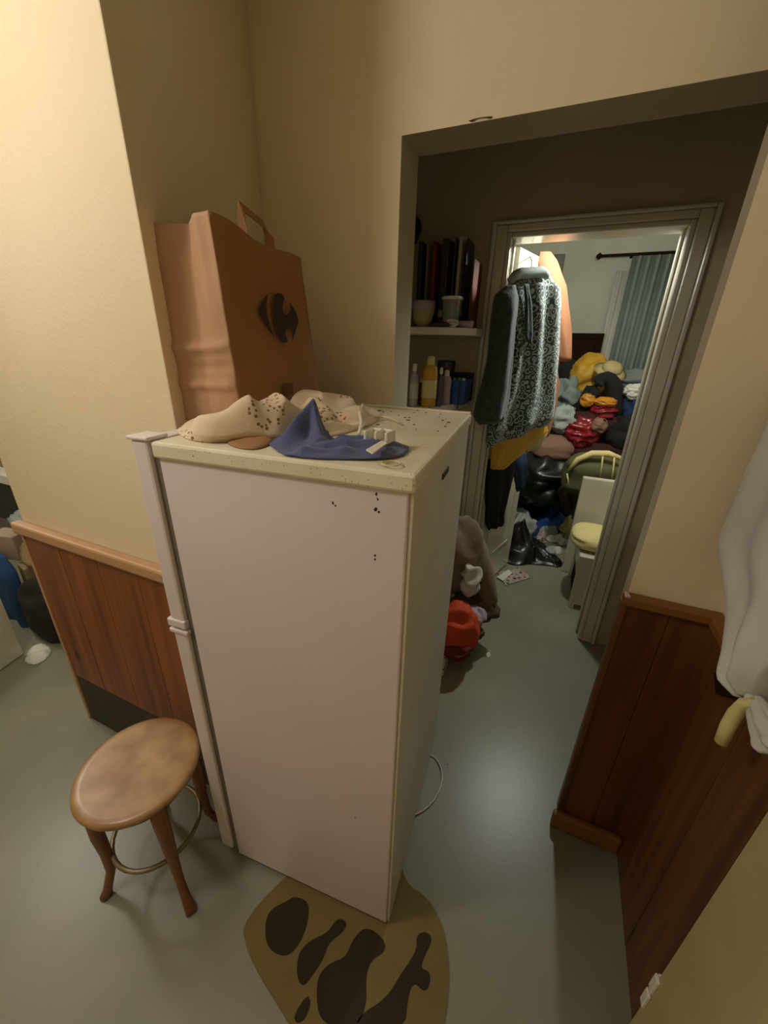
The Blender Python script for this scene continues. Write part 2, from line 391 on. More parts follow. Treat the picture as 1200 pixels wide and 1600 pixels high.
# wainscot on the pale wall
def planks(x0, x1, y, z0, z1, wd, t, axis='x', seed=1, sgn=-1):
    rnd = random.Random(seed); mb = MB(); a = x0
    while a < x1-1e-6:
        b = min(a+wd*rnd.uniform(.96, 1.04), x1)
        if x1-b < wd*.3: b = x1
        tt = t+rnd.uniform(0, .0008)
        if axis == 'x': mb.box((a+.0012, y+sgn*tt, z0), (b-.0012, y, z1))
        else: mb.box((y+sgn*tt, a+.0012, z0), (y, b-.0012, z1))
        a = b
    if axis == 'x': mb.box((x0, y+sgn*t*.5, z0), (x1, y, z1))
    else: mb.box((y+sgn*t*.5, x0, z0), (y, x1, z1))
    return mb
struct('trim_1', planks(-1.715, XE, YP, .27, .955, .20, .014), M['pine'])
struct('trim_2', MB().box((-1.745, YP-.034, .955), (XE+.008, YP, .998)), M['rail'], bevel=.008)
struct('dark_band_left', MB().box((-1.72, YP-.012, 0), (XE, YP, .27)), M['dark_olive'])  # dark greenish brown band along the foot of the pale wall
struct('trim_3', MB().box((-1.738, YP-.018, 0), (-1.722, YP+.01, .955)), M['rail'], bevel=.002)
# wainscot on the pier and the right wall
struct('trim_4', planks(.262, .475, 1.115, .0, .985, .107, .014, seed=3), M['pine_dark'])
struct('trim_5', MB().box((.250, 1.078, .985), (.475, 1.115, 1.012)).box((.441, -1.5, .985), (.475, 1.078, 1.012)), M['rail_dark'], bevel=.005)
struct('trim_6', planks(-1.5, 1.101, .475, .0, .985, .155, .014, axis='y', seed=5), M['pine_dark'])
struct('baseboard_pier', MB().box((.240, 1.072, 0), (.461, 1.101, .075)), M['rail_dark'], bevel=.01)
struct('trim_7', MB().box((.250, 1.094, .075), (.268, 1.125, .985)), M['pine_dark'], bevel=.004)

# far door frame with its mouldings
fr = MB()
for a, b, y in ((XA-.07, XA-.05, 2.222), (XA-.05, XA+.0, 2.232), (XB, XB+.05, 2.232), (XB+.05, XB+.07, 2.222)):
    fr.box((a, y, 0), (b, 2.25, ZF+(.045 if y < 2.23 else .03)))
fr.box((XA-.05, 2.222, ZF+.03), (XB+.05, 2.25, ZF+.045)).box((XA, 2.232, ZF), (XB, 2.25, ZF+.03))
fr.box((XA, 2.238, 0), (XA+.022, 2.385, ZF)).box((XB-.022, 2.238, 0), (XB, 2.385, ZF)).box((XA+.022, 2.238, ZF-.022), (XB-.022, 2.385, ZF))
fr.box((XA+.022, 2.30, 0), (XA+.034, 2.335, ZF-.022)).box((XB-.034, 2.30, 0), (XB-.022, 2.335, ZF-.022))
struct('trim_8', fr, M['trim'], bevel=.006)
# open far door, hinged on the left jamb
HX, HY = XA+.03, 2.40
dv = Vector((.262, .965, 0)).normalized(); dn = Vector((dv.y, -dv.x, 0))
def dpt(a, b, z): p = Vector((HX, HY, 0))+dv*a+dn*b; return (p.x, p.y, z)
dr = bpy.data.objects.new('door_1', None); dr.location = (HX, HY, 0); dr['_w'] = (HX, HY, 0); dr['kind'] = 'structure'; C.objects.link(dr)
def dbox(mb, a0, a1, b0, b1, z0, z1):
    P = [dpt(a, b, z) for z in (z0, z1) for a, b in ((a0, b0), (a1, b0), (a1, b1), (a0, b1))]
    return mb.add(P, [(3, 2, 1, 0), (4, 5, 6, 7), (0, 1, 5, 4), (1, 2, 6, 5), (2, 3, 7, 6), (3, 0, 4, 7)])
mb = MB(); dbox(mb, 0, .60, -.02, .018, .012, ZF-.03); mb.build('door_leaf', M['trim'], dr, bevel=.003)
mb = MB()
for z0, z1 in ((.25, .95), (1.15, 1.9)):
    dbox(mb, .09, .51, .018, .024, z0, z0+.02); dbox(mb, .09, .51, .018, .024, z1-.02, z1); dbox(mb, .09, .11, .018, .024, z0, z1); dbox(mb, .49, .51, .018, .024, z0, z1)
mb.build('door_moulding', M['trim'], dr, bevel=.002)
# cream door post in the left room
a = at(0, 1049, z=0); b = at(38, 1022, z=0); dd = (b-a).normalized(); nn = Vector((-dd.y, dd.x, 0))
a2 = a-dd*.5
struct('door_2', MB().prism([(a2.x, a2.y), (b.x, b.y), (b.x+nn.x*.05, b.y+nn.y*.05), (a2.x+nn.x*.05, a2.y+nn.y*.05)], .004, .62), M['trim'], bevel=.003)
# olive cream door leaf folded against the right wall, nearest the camera
d3 = bpy.data.objects.new('door_3', None); d3.location = (.42, .585, 0); d3['_w'] = (.42, .585, 0); d3['kind'] = 'structure'; C.objects.link(d3)
MB().box((.40, -.22, .012), (.438, .588, 2.02)).build('door_leaf', M['door_olive'], d3, bevel=.002)
hg = MB()
for z in (.40, .335): hg.box((.393, .575, z-.026), (.400, .592, z+.026)).box((.400, .588, z-.026), (.458, .594, z+.026))
hg.build('hinge', M['white_pl'], d3, bevel=.002)
hg2 = MB(); hg2.box((.393, .575, 1.62), (.400, .592, 1.68)).box((.400, .588, 1.62), (.458, .594, 1.68)); hg2.build('hinge', M['white_pl'], d3, bevel=.002)

# ------------------------------------------------------------------ fridge
FA = Vector((-.189, .567, 0)); S = Vector((-.9964, -.085, 0)); D = Vector((-.085, .9964, 0)); FT = 1.435
fg = thing('fridge', 'tall white two-door fridge with a speckled yellowed top standing in the doorway', 'fridge', (-.5, .88, 0))
def fbox(mb, s0, s1, d0, d1, z0, z1):
    P = []
    for z in (z0, z1):
        for s_, d_ in ((s0, d0), (s1, d0), (s1, d1), (s0, d1)):
            p = FA+S*s_+D*d_; P.append((p.x, p.y, z))
    return mb.add(P, [(0, 1, 2, 3), (7, 6, 5, 4), (4, 5, 1, 0), (5, 6, 2, 1), (6, 7, 3, 2), (7, 4, 0, 3)])
fbox(MB(), .012, .540, .008, .67, .02, 1.398).build('cabinet', M['fridge'], fg, bevel=.004)
fbox(MB(), .0, .546, .0, .68, 1.398, FT-.003).build('top_panel', M['lid'], fg, bevel=.006)
o = MB(); fbox(o, .004, .012, .012, .666, .03, 1.396); o.build('back_panel', M['fback'], fg, bevel=.002)
o = MB(); fbox(o, .001, .0045, .26, .33, 1.345, 1.358); o.build('vent_slot', M['dark'], fg)
o = MB(); fbox(o, .540, .554, .01, .665, .06, 1.395); o.build('gasket', M['gasket'], fg)
# rim line along the back of the top
o = MB(); fbox(o, .002, .54, .66, .672, FT-.004, FT+.004); o.build('top_rim', M['lid'], fg, bevel=.003)
for z0, z1, nm in ((.987, 1.432, 'freezer_door'), (.05, .955, 'fridge_door')):
    o = MB(); fbox(o, .554, .598, .0, .672, z0, z1); dq = o.build(nm, M['fridge'], fg, bevel=.006)
    h = MB()
    if nm == 'freezer_door': fbox(h, .552, .606, -.004, .676, .968, .99)
    else: fbox(h, .550, .606, -.004, .676, .948, .960)
    h.build('door_handle', M['fridge'], dq, bevel=.003)
o = MB(); fbox(o, .548, .604, -.004, .05, 1.432, 1.440); o.build('hinge_cover', M['fridge'], fg, bevel=.003)
o = MB(); fbox(o, .03, .55, .02, .65, .0, .02); o.build('base', M['dark'], fg)
# marks of dirt on the side are small raised crusts
for u, v, r_ in ((588, 772, 4), (590, 780, 3), (587, 796, 5), (592, 800, 3), (520, 786, 4), (524, 790, 2.5), (586, 868, 3), (586, 874, 3), (555, 1278, 3)):
    p = on_plane(u, v, FA+D*.008, D); rr = r_*.00062
    o = MB(); o.rings([[tuple(p+S*(rr*k*(1+.4*math.sin(i*1.7+u))*math.cos(i*math.pi/4))+Vector((0, 0, rr*k*1.4*math.sin(i*math.pi/4)))-D*(.0015*(1-k))) for i in range(8)] for k in (1.0, .5)])
    o.build('dirt_mark', M['ink'], fg)
# mains cable looping on the floor behind the fridge
pa = [at(u, v, z=.006) for u, v in ((640, 1276), (662, 1268), (680, 1250), (690, 1228), (692, 1208), (686, 1190), (676, 1178), (664, 1180))]
tag(MB().tube([tuple(p) for p in smoothpoly(pa, 0)], .0028).build('power_cable', M['white_pl'], smooth=True, sub=1), 'thin white mains cable looping out over the floor beside the fridge', 'cable')

# ------------------------------------------------------------------ paper bag
Z0 = FT
cA = Vector((-.872, .715, Z0)); cB = Vector((-.688, .737, Z0)); cC = Vector((-.655, 1.03, Z0)); cD = Vector((-.84, 1.01, Z0))
tB = at(325, 328, y=.735); tC = at(470, 405, y=1.03); tA = at(222, 352, y=.715); tD = Vector((tA.x, tC.y-.01, tC.z+.01))
sg = thing('paper_bag', 'brown kraft paper shopping bag with dark round logo standing on the fridge', 'bag', (-.76, .87, Z0))
def quadgrid(A, B, Cc, Dd, nu, nv, disp):      # A,B bottom; C,D top (C over B)
    V = []; F = []
    nrm = (B-A).cross(Dd-A).normalized()
    for j in range(nv+1):
        for i in range(nu+1):
            s, t = i/nu, j/nv
            p = A.lerp(B, s).lerp(Dd.lerp(Cc, s), t); V.append(p+nrm*disp(s, t))
    for j in range(nv):
        for i in range(nu): k = j*(nu+1)+i; F.append((k, k+1, k+nu+2, k+nu+1))
    return V, F
def gus(s, t):
    fold = -.040*max(0, 1-abs(s-.45-.05*t)/.30)*(.45+.55*t)
    hor = 0
    for tc, am in ((.40, .009), (.20, .008), (.30, -.004)):
        hor += am*max(0, 1-abs(t-tc-.02*abs(s-.5))/.035)
    return (fold+hor+.003*noise.noise(Vector((s*2, t*3, 2)))+.004*crease(Vector((s*1.6, t*2.4, 5))))*(min(1, s*8)*min(1, (1-s)*10)*.9+.1)
bagmb = MB()
V, F = quadgrid(cA, cB, tB, tA, 30, 60, gus); bagmb.add(V, F)
bagmb.build('gusset', M['kraft'], sg, smooth=True, solid=.001)
def frontd(s, t): return .003*noise.noise(Vector((s*3, t*4, 8)))*min(1, s*8)
V, F = quadgrid(cB, cC, tC, tB, 24, 36, frontd)
# small dip of the top edge
fm = MB(); V2 = []
for k, p in enumerate(V):
    s = (k % 25)/24; t = (k//25)/36
    V2.append(p+Vector((0, 0, -.006*math.sin(s*math.pi)*t+.005*math.sin(s*9)*t*t)))
fm.add(V2, F); fm.build('front_panel', M['kraft_shaded'], sg, smooth=True, solid=.001)
V, F = quadgrid(cC, cD, tD, tC, 10, 16, lambda s, t: -.02*max(0, 1-abs(s-.5)/.3)*t)
bk = MB(); bk.add(V, F); bk.build('gusset', M['kraft'], sg, smooth=True, solid=.001)
V, F = quadgrid(cD, cA, tA+Vector((0, 0, .005)), tD, 10, 16, lambda s, t: 0)
bk = MB(); bk.add(V, F); bk.build('back_panel', M['kraft'], sg, smooth=True, solid=.001)
MB().add([cA, cB, cC, cD], [(0, 1, 2, 3)]).build('base', M['kraft'], sg, solid=.001)
# handle: flat paper strap standing up from the far panel
hp = [Vector((-.80, .83, 1.83)), Vector((-.80, .835, 1.90)), Vector((-.795, .845, 1.925)), Vector((-.785, .94, 1.905)), Vector((-.78, .955, 1.88)), Vector((-.78, .96, 1.80))]
p1 = at(378, 355, y=.86); p2 = at(377, 322, y=.86); p3 = at(414, 352, y=.97); p4 = at(421, 372, y=.975)
hp = [p1-Vector((0, 0, .05)), p1, p2, p3, p4, p4-Vector((0, 0, .06))]
hm = MB(); V = []
for i, p in enumerate(hp):
    wv = Vector((-.011, -.004, 0)) if i in (0, 1, 4, 5) else Vector((-.004, -.004, .011))
    V += [p-wv, p+wv]
hm.add(V, [(2*i, 2*i+1, 2*i+3, 2*i+2) for i in range(5)]); hm.build('handle', M['kraft_shaded'], sg, solid=.002)
# printed logo and the small stamp near the base
nF = (cC-cB).cross(tB-cB).normalized()
if nF.dot(Vector((0, -1, 0))+Vector((1, 0, 0))) < 0: nF = -nF
def logo_pts(L): return [on_plane(200+x/4, 300+y/4, cB, nF)+nF*.0035 for x, y in L]
l1 = [(868, 635), (840, 672), (818, 712), (808, 735), (822, 775), (848, 822), (880, 868), (912, 910), (893, 868), (876, 820), (865, 770), (860, 720), (862, 670)]
l2 = [(905, 660), (914, 641), (930, 632), (950, 634), (964, 646), (972, 668), (966, 692), (960, 715), (963, 745), (975, 764), (990, 767), (1003, 757), (1011, 735), (1008, 708), (1000, 685), (1022, 713), (1040, 742), (1052, 776), (1060, 808), (1052, 842), (1040, 875), (1030, 908), (1020, 935), (1023, 905), (1020, 875), (1010, 853), (998, 845), (985, 850), (978, 868), (980, 892), (986, 915), (994, 930), (984, 941), (968, 942), (950, 930), (935, 905), (921, 872), (911, 835), (905, 800), (901, 750), (901, 700)]
lg = MB()
for L in (l1, l2): p = logo_pts(L); lg.add(p, [tuple(range(len(p)))])
lg.build('logo', M['ink'], sg, solid=.0004)
p = logo_pts([(965, 1195), (1025, 1195), (1025, 1262), (962, 1262)]); MB().add(p, [(0, 1, 2, 3)]).build('stamp', mat('brown stamp', '#6b431e', .8), sg, solid=.0003)

# ------------------------------------------------------------------ cloths and scraps on the fridge
FZ = FT-.003
def fl_px(L, z=FT): return [at(u, v, z=z)[:2] for u, v in L]
lo = [(-.795, .64), (-.73, .585), (-.64, .555), (-.585, .60), (-.53, .645), (-.46, .70), (-.43, .80), (-.43, .93), (-.47, 1.06), (-.55, 1.14), (-.62, 1.10), (-.635, .95), (-.64, .80), (-.67, .715), (-.74, .70), (-.785, .70)]
lb_ = []
for (u0, v0, u1, v1, w_, h0, h1) in ((322, 674, 372, 672, .060, .066, .078), (372, 670, 425, 664, .052, .064, .054), (428, 662, 500, 652, .045, .058, .048), (500, 650, 545, 648, .042, .042, .026), (425, 672, 448, 655, .020, .040, .052), (470, 640, 530, 640, .05, .050, .034)):
    p = at(u0, v0, z=FT+.02); q = at(u1, v1, z=FT+.02); lb_.append((p.x, p.y, q.x, q.y, w_, h0, h1, 1))
lb_.append((*at(555, 658, z=FT)[:2], *at(600, 654, z=FT)[:2], .012, .014, .006))
tag(crumple(lo, FZ+.001, lb_, .006, .027, 11, 3, 76, 240, c=(-.585, .76), sharp=.8, edge=9).build('lace_tablecloth', M['lace'], smooth=True),
    'crumpled ecru cutwork lace tablecloth bunched up on the fridge top', 'tablecloth')
bo = fl_px([(415, 690), (440, 710), (480, 716), (560, 718), (625, 716), (643, 700), (628, 694), (598, 698), (585, 688), (560, 694), (520, 690), (505, 672), (488, 668), (455, 678)])
cpk = at(492, 690, z=FT)
bb_ = []
for (u0, v0, u1, v1, w_, h0, h1) in ((424, 697, 488, 688, .011, .006, .072), (488, 688, 496, 700, .009, .070, .012), (505, 706, 620, 703, .011, .012, .008), (530, 696, 590, 692, .010, .012, .008), (470, 712, 540, 713, .008, .010, .006)):
    p = at(u0, v0, z=FT); q = at(u1, v1, z=FT); bb_.append((p.x, p.y+.012, q.x, q.y+.012, w_, h0, h1))
tag(crumple(bo, FZ+.002, bb_, .006, .009, 18, 8, 40, 170, c=(cpk.x+.03, cpk.y+.015), sharp=.7, sm=1, edge=6).build('blue_cloth', M['blue_cloth'], smooth=True),
    'faded dark blue cloth dropped in front of the lace tablecloth', 'cloth')
bo = fl_px([(350, 690), (372, 700), (405, 702), (428, 690), (460, 672), (455, 664), (425, 668), (380, 688)])
tag(crumple(bo, FZ+.001, [], .008, .008, 25, 5, 10, 60).build('tan_cloth', mat('tan folded cloth', '#9a6f4a', .85, bump=.1), smooth=True), 'tan and maroon cloth fold peeping out under the lace', 'cloth')
# plastic scraps
def tubepx(name, L, r, m, label, cat, z=FT+.006, **k):
    P = [at(u, v, z=z) for u, v in L]
    return tag(MB().tube([tuple(p) for p in P], r, **k).build(name, m, smooth=True, sub=1), label, cat)
tubepx('plastic_tie', [(572, 654), (590, 650), (606, 652), (620, 657), (624, 661)], .003, M['cream_pl'], 'short bent cream plastic tie at the back of the fridge top', 'plastic tie')
o = MB(); 
for L in ([(561, 678), (565, 668), (562, 660), (567, 654)], [(565, 668), (570, 664)]): o.tube([tuple(at(u, v, z=FT+.004)+Vector((0, 0, .012*i))) for i, (u, v) in enumerate(L)], .004)
tag(o.build('plastic_scrap', M['white_pl'], smooth=True), 'small torn white plastic scrap standing on the fridge', 'scrap')
p = at(592, 690, z=FT+.012)
o = MB()
for dx in (-.022, 0, .022): o.box((p.x+dx-.003, p.y-.018, FT+.012), (p.x+dx+.003, p.y+.022, FT+.034))
o.box((p.x-.026, p.y+.016, FT+.012), (p.x+.026, p.y+.022, FT+.034)).box((p.x-.026, p.y-.018, FT+.012), (p.x+.026, p.y+.02, FT+.016))
tag(o.build('plastic_clip', M['white_pl'], bevel=.002), 'white plastic clip frame lying on the blue cloth', 'clip')
q = [at(u, v, z=FT+.018) for u, v in ((572, 704), (596, 690), (604, 694), (582, 710))]
tag(MB().add([p_ for p_ in q], [(0, 1, 2, 3)]).build('white_strip', M['white_pl'], solid=.002), 'white flat plastic strip lying across the blue cloth', 'strip')
p = at(611, 723, z=FT+.003)
tag(MB().tube([(p.x+.016*math.cos(t*math.pi/10), p.y+.016*math.sin(t*math.pi/10), FT+.002) for t in range(20)], .0014, cl=True).build('rubber_ring', M['cream_pl'], smooth=True), 'thin tan rubber ring near the fridge front edge', 'ring')
rnd = random.Random(2)
o = MB()
for i in range(34):
    p = FA+S*rnd.uniform(.03, .30)+D*rnd.uniform(.35, .66); r_ = rnd.uniform(.0015, .005)
    o.lathe([(r_, 0), (r_*.6, r_*.5)], (p.x, p.y, FZ), 6, sx=rnd.uniform(.6, 1.6))
tag(o.build('crumbs', mat('brown crumbs', '#6a5028', .9)), 'brown crumbs and dirt scattered at the back of the fridge top', 'crumbs', kind='stuff')

# ------------------------------------------------------------------ stool
sc_ = Vector((-.953, .432, 0))
st = thing('stool', 'round wooden stool with a worn honey seat beside the fridge', 'stool', sc_)
MB().lathe([(.02, .432), (.155, .432), (.163, .438), (.166, .447), (.163, .456), (.154, .460), (.14, .4595), (.06, .457), (.004, .456)], sc_, 56).build('seat', M['stoolwood'], st, smooth=True)
MB().lathe([(.128, .395), (.135, .395), (.138, .432), (.128, .432), (.122, .43), (.122, .397)], sc_, 40).build('apron', M['stoolleg'], st, smooth=True)
feet = [(-1.035, .275), (-.759, .358), (-.842, .625), (-1.118, .545)]
for fx, fy in feet:
    f = Vector((fx, fy, 0)); d_ = (f-Vector((sc_.x, sc_.y, 0))); dn_ = d_.normalized()
    c0 = Vector((sc_.x, sc_.y, 0))
    path = [c0+dn_*.118+Vector((0, 0, .43)), c0+dn_*.135+Vector((0, 0, .36)), c0+dn_*.140+Vector((0, 0, .28)), c0+dn_*.138+Vector((0, 0, .19)), c0+dn_*.143+Vector((0, 0, .10)), c0+dn_*.165+Vector((0, 0, .03)), f+Vector((0, 0, 0))]
    MB().tube([tuple(p) for p in path], [.021, .022, .019, .016, .013, .013, .017], n=10).build('leg', M['stoolleg'], st, smooth=True)
rg = [(sc_.x+.125*math.cos(t*math.pi/16), sc_.y+.125*math.sin(t*math.pi/16), .17) for t in range(32)]
MB().tube(rg, .007, cl=True).build('stretcher_ring', M['metal'], st, smooth=True)

# ------------------------------------------------------------------ floor mat with kitchen motifs
mo = [at(u, v, z=0) for u, v in ((378, 1440), (384, 1482), (408, 1530), (448, 1592), (490, 1680), (640, 1720), (692, 1620), (703, 1530), (695, 1455), (668, 1402), (632, 1382))]+[Vector((-.24, .78, 0)), Vector((-.42, .76, 0)), Vector((-.53, .60, 0))]
mt = MB().prism([(p.x, p.y) for p in smoothpoly(mo, 2)], .0, .006)
def motif(L, it=2):
    P = smoothpoly([at(340+x/3, 1340+y/3, z=.007) for x, y in L], it); mt.add([(p.x, p.y, .0068) for p in P], [tuple(range(len(P)))], 1)
motif([(250, 240), (330, 200), (360, 180), (430, 205), (425, 300), (390, 400), (330, 465), (265, 450), (225, 400), (222, 300)])
motif([(560, 280), (610, 300), (590, 350), (520, 400), (500, 470), (440, 560), (400, 610), (370, 560), (375, 450), (430, 390), (520, 350)])
motif([(640, 370), (700, 320), (780, 380), (790, 440), (720, 480), (695, 560), (700, 680), (660, 790), (560, 800), (480, 760), (462, 660), (470, 550), (530, 490), (600, 470)])
motif([(960, 345), (1000, 360), (1003, 400), (975, 450), (950, 520), (990, 530), (1000, 570), (985, 620), (960, 625), (930, 590), (905, 610), (890, 680), (880, 800), (640, 830), (660, 740), (790, 660), (850, 560), (905, 480), (935, 420), (930, 370)])
motif([(420, 640), (440, 680), (410, 760), (370, 780), (355, 740)], 1)
tag(mt.build('kitchen_mat', [M['mat_yellow'], M['mat_print']]), 'yellow brown kitchen mat with dark utensil shapes partly under the fridge', 'mat')

# ------------------------------------------------------------------ corridor shelves
ZS = 1.705
sh = [(-.995, 2.245), (-.43, 2.245), (-.418, 2.13), (-.43, 2.06), (-.48, 2.005), (-.57, 1.975), (-.70, 1.965), (-.85, 1.97), (-.995, 1.975)]
s_ = MB().prism([tuple(p[:2]) for p in sh], ZS-.034, ZS)
tag(s_.build('wall_shelf', M['white_pl'], bevel=.004), 'white rounded corner shelf holding the books above the bottles', 'shelf')
ZS2 = 1.352
s_ = MB().prism([(-.995, 2.245), (-.47, 2.245), (-.475, 2.15), (-.50, 2.03), (-.56, 1.9), (-.62, 1.82), (-.72, 1.79), (-.995, 1.79)], ZS2-.03, ZS2)
tag(s_.build('wall_shelf', M['white_pl'], bevel=.004), 'white corner shelf just above fridge height holding the bottles', 'shelf')
def ybox(u0, u1, vt, vb, y, dep, z0=None):
    a = at(u0, vb, y=y); b = at(u1, vt, y=y); return (a.x, y, z0 if z0 is not None else a.z), (b.x, y+dep, b.z)
bl = [(648, 661, 377, 'book_green', 'dark green spined book at the left end of the shelf row'), (661, 669, 380, 'book_white', 'thin pale book between the green and red books'),
      (669, 683, 376, 'book_red', 'glossy dark red spined book on the shelf'), (683, 703, 372, 'book_brown', 'wide glossy brown book right of the red book'),
      (703, 712, 370, 'book_brown', 'slim brown book with a pale title band'), (712, 719, 369, 'book_white', 'thin shiny pale spined book near the right end'), (719, 733, 371, 'book_black', 'tall near black book at the right end of the row')]
for i, (u0, u1, vt, k, lb) in enumerate(bl):
    a, b = ybox(u0, u1-.6, vt, 500, 2.10, .13, ZS)
    t = thing('book', lb, 'book', ((a[0]+b[0])/2, 2.1, ZS), 'books on the upper corner shelf')
    MB().box((a[0], 2.10, ZS), (b[0], 2.235, b[2])).build('cover', M[k], t, bevel=.002)
    MB().box((a[0]+.002, 2.104, b[2]-.001), (b[0]-.002, 2.233, b[2]+.0005)).build('pages', M['paper'], t)
    MB().box((a[0]+.003, 2.0985, ZS+.05), (b[0]-.003, 2.1005, ZS+.08)).build('title_band', M['book_white'], t)
a, b = ybox(734, 744, 405, 500, 2.08, .1, ZS)
tag(MB().box((a[0], 2.06, ZS), (b[0], 2.235, b[2])).build('box_file', M['book_rust'], bevel=.003), 'rust coloured box file standing right of the books', 'box file')
# plastic-wrapped jar, bowl, roll
p = at(704, 500, y=2.04)
t = thing('jar', 'clear plastic jar standing before the books on the upper shelf', 'jar', (p.x, 2.04, ZS))
MB().lathe([(.035, 0), (.04, .01), (.046, .12), (.044, .125), (.037, .012), (.002, .008)], (p.x, 2.045, ZS), 20).build('glass', M['glassy'], t, smooth=True)
MB().lathe([(.047, .118), (.05, .12), (.05, .13), (.047, .132)], (p.x, 2.045, ZS), 20).build('rim', M['white_pl'], t, smooth=True)
p = at(660, 505, y=2.0)
t = thing('bowl', 'pale plastic bowl at the left of the upper shelf', 'bowl', (p.x-.01, 2.05, ZS))
MB().lathe([(.03, 0), (.045, .03), (.055, .075), (.053, .077), (.04, .03), (.002, .008)], (p.x-.01, 2.035, ZS), 24).build('bowl_body', M['straw'], t, smooth=True)
MB().lathe([(.052, .074), (.056, .078), (.056, .11), (.05, .116), (.002, .117)], (p.x-.01, 2.035, ZS), 24).build('lid', M['lilac'], t, smooth=True)
p = at(722, 505, y=1.99)
t = Matrix.Rotation(math.radians(90), 3, 'Y') @ Matrix.Rotation(.2, 3, 'X')
tag(MB().lathe([(.012, -.035), (.015, -.03), (.015, .03), (.012, .035)], (p.x+.008, 2.035, ZS+.016), 16, tilt=t).build('plastic_tube', M['lilac'], smooth=True), 'lilac plastic tube lying at the right end of the upper shelf', 'tube')
pc = at(706, 505, y=2.0)
tag(blob((pc.x-.005, 2.01, ZS+.018), (.03, .02, .02), 4, .4, 2.5, .8, floor=ZS).build('crumpled_paper', M['paper'], smooth=True), 'crumpled white paper beside the lilac tube on the upper shelf', 'paper')
pc = at(690, 508, y=2.0)
tag(blob((pc.x, 1.99, ZS+.01), (.045, .015, .010), 6, .3, 3, .6, floor=ZS).build('brown_comb', M['book_brown'], smooth=True), 'small dark brown object flat on the upper shelf front', 'comb')
tag(blob((at(654, 345, y=2.15).x-.03, 2.17, at(654, 345, y=2.15).z-.03), (.035, .035, .055), 2, .2, 2).build('black_pouch', M['black_cloth'], smooth=True), 'small black pouch hanging on the wall above the books', 'pouch')
po = at(654, 345, y=2.15); tag(MB().tube([(po.x-.03, 2.17, po.z+.02), (po.x-.03, 2.25, po.z+.05)], .002).build('wall_hook', M['metal']), 'small wire hook above the books', 'hook')
# bottles on the lower shelf
def bottle(u, y, zt, r, m, lb, prof='round', cap='white_pl', lab=None, sy=1.0):
    p = at(u, 600, y=y); h = zt-ZS2
    t = thing('bottle', lb, 'bottle', (p.x, y, ZS2), 'bottles on the lower corner shelf')
    if prof == 'round': pr = [(r*.9, 0), (r, .006), (r, h*.62), (r*.92, h*.70), (r*.45, h*.80), (r*.4, h*.84)]
    else: pr = [(r*.8, 0), (r, .008), (r*.95, h*.3), (r*1.0, h*.7), (r*.8, h*.80), (r*.35, h*.86), (r*.35, h*.88)]
    MB().lathe(pr, (p.x, y, ZS2), 24, sy=sy).build('bottle_body', M[m], t, smooth=True)
    MB().lathe([(r*.5, h*.83), (r*.52, h*.84), (r*.48, h*.98), (r*.3, h)], (p.x, y, ZS2), 18).build('cap', M[cap], t, smooth=True)
    if lab: MB().lathe([(r*1.015, h*.18), (r*1.02, h*.2), (r*1.02, h*.52), (r*1.015, h*.54)], (p.x, y, ZS2), 24, sy=sy).build('paper_label', M[lab], t, smooth=True)
bottle(647, 1.84, at(647, 568, y=1.84).z, .021, 'lilac', 'tall pale lilac bottle at the left edge of the lower shelf', 'round', 'white_pl', 'white_cloth')
bottle(659, 1.90, at(658, 590, y=1.9).z, .017, 'brownglass', 'small brown glass bottle behind the pale lilac bottle', 'round', 'white_pl')
bottle(671, 1.87, at(672, 556, y=1.87).z, .036, 'amber', 'large yellow shampoo bottle with cream label on the lower shelf', 'flat', 'cream_pl', 'cream_pl', .7)
bottle(688, 1.91, at(688, 574, y=1.91).z, .016, 'purple', 'slim dark purple bottle with white cap beside the yellow one', 'round', 'white_pl')
bottle(697, 1.99, at(697, 578, y=1.99).z, .026, 'lilac', 'rounded lilac translucent bottle left of the blue basket', 'flat', 'white_pl', None, .8)
pb = at(718, 610, y=2.08)
t = thing('basket', 'bright blue plastic basket on the lower shelf', 'basket', (pb.x, 2.08, ZS2))
za = at(718, 596, y=2.02).z
o = MB(); wx = .043
o.add([(pb.x-wx*.9, 2.03, ZS2), (pb.x+wx*.8, 2.03, ZS2), (pb.x+wx*.8, 2.16, ZS2), (pb.x-wx*.9, 2.16, ZS2), (pb.x-wx, 2.02, za), (pb.x+wx, 2.02, za), (pb.x+wx, 2.17, za), (pb.x-wx, 2.17, za)],
      [(0, 1, 2, 3), (0, 1, 5, 4), (1, 2, 6, 5), (2, 3, 7, 6), (3, 0, 4, 7)])
o.build('tub', M['blue_pl'], t, solid=.003)
MB().tube([(pb.x-wx, 2.02, za), (pb.x+wx, 2.02, za), (pb.x+wx, 2.17, za), (pb.x-wx, 2.17, za)], .004, cl=True).build('rim', M['blue_pl'], t)
for k, (dx, mm, nm, lb) in enumerate(((-.025, 'green_pl', 'clothes_peg', 'green plastic peg sticking out of the blue basket, left one'), (.0, 'green_pl', 'clothes_peg', 'green plastic peg sticking out of the blue basket, middle one'), (.022, 'white_pl', 'clothes_peg', 'white plastic peg sticking out of the blue basket'))):
    tag(MB().box((pb.x+dx-.008, 2.05, ZS2+.01), (pb.x+dx+.008, 2.062, za+.014), rz=.3).build(nm, M[mm], bevel=.002), lb, 'peg', 'pegs in the blue basket')
a_, b_2 = ybox(690, 741, 583, 620, 2.19, .05, ZS2)
tag(MB().box((a_[0], 2.185, ZS2), (-.455, 2.24, b_2[2])).build('black_case', M['dark'], bevel=.004), 'black flat case standing behind the blue basket', 'case')
pp = at(697, 578, y=2.1)
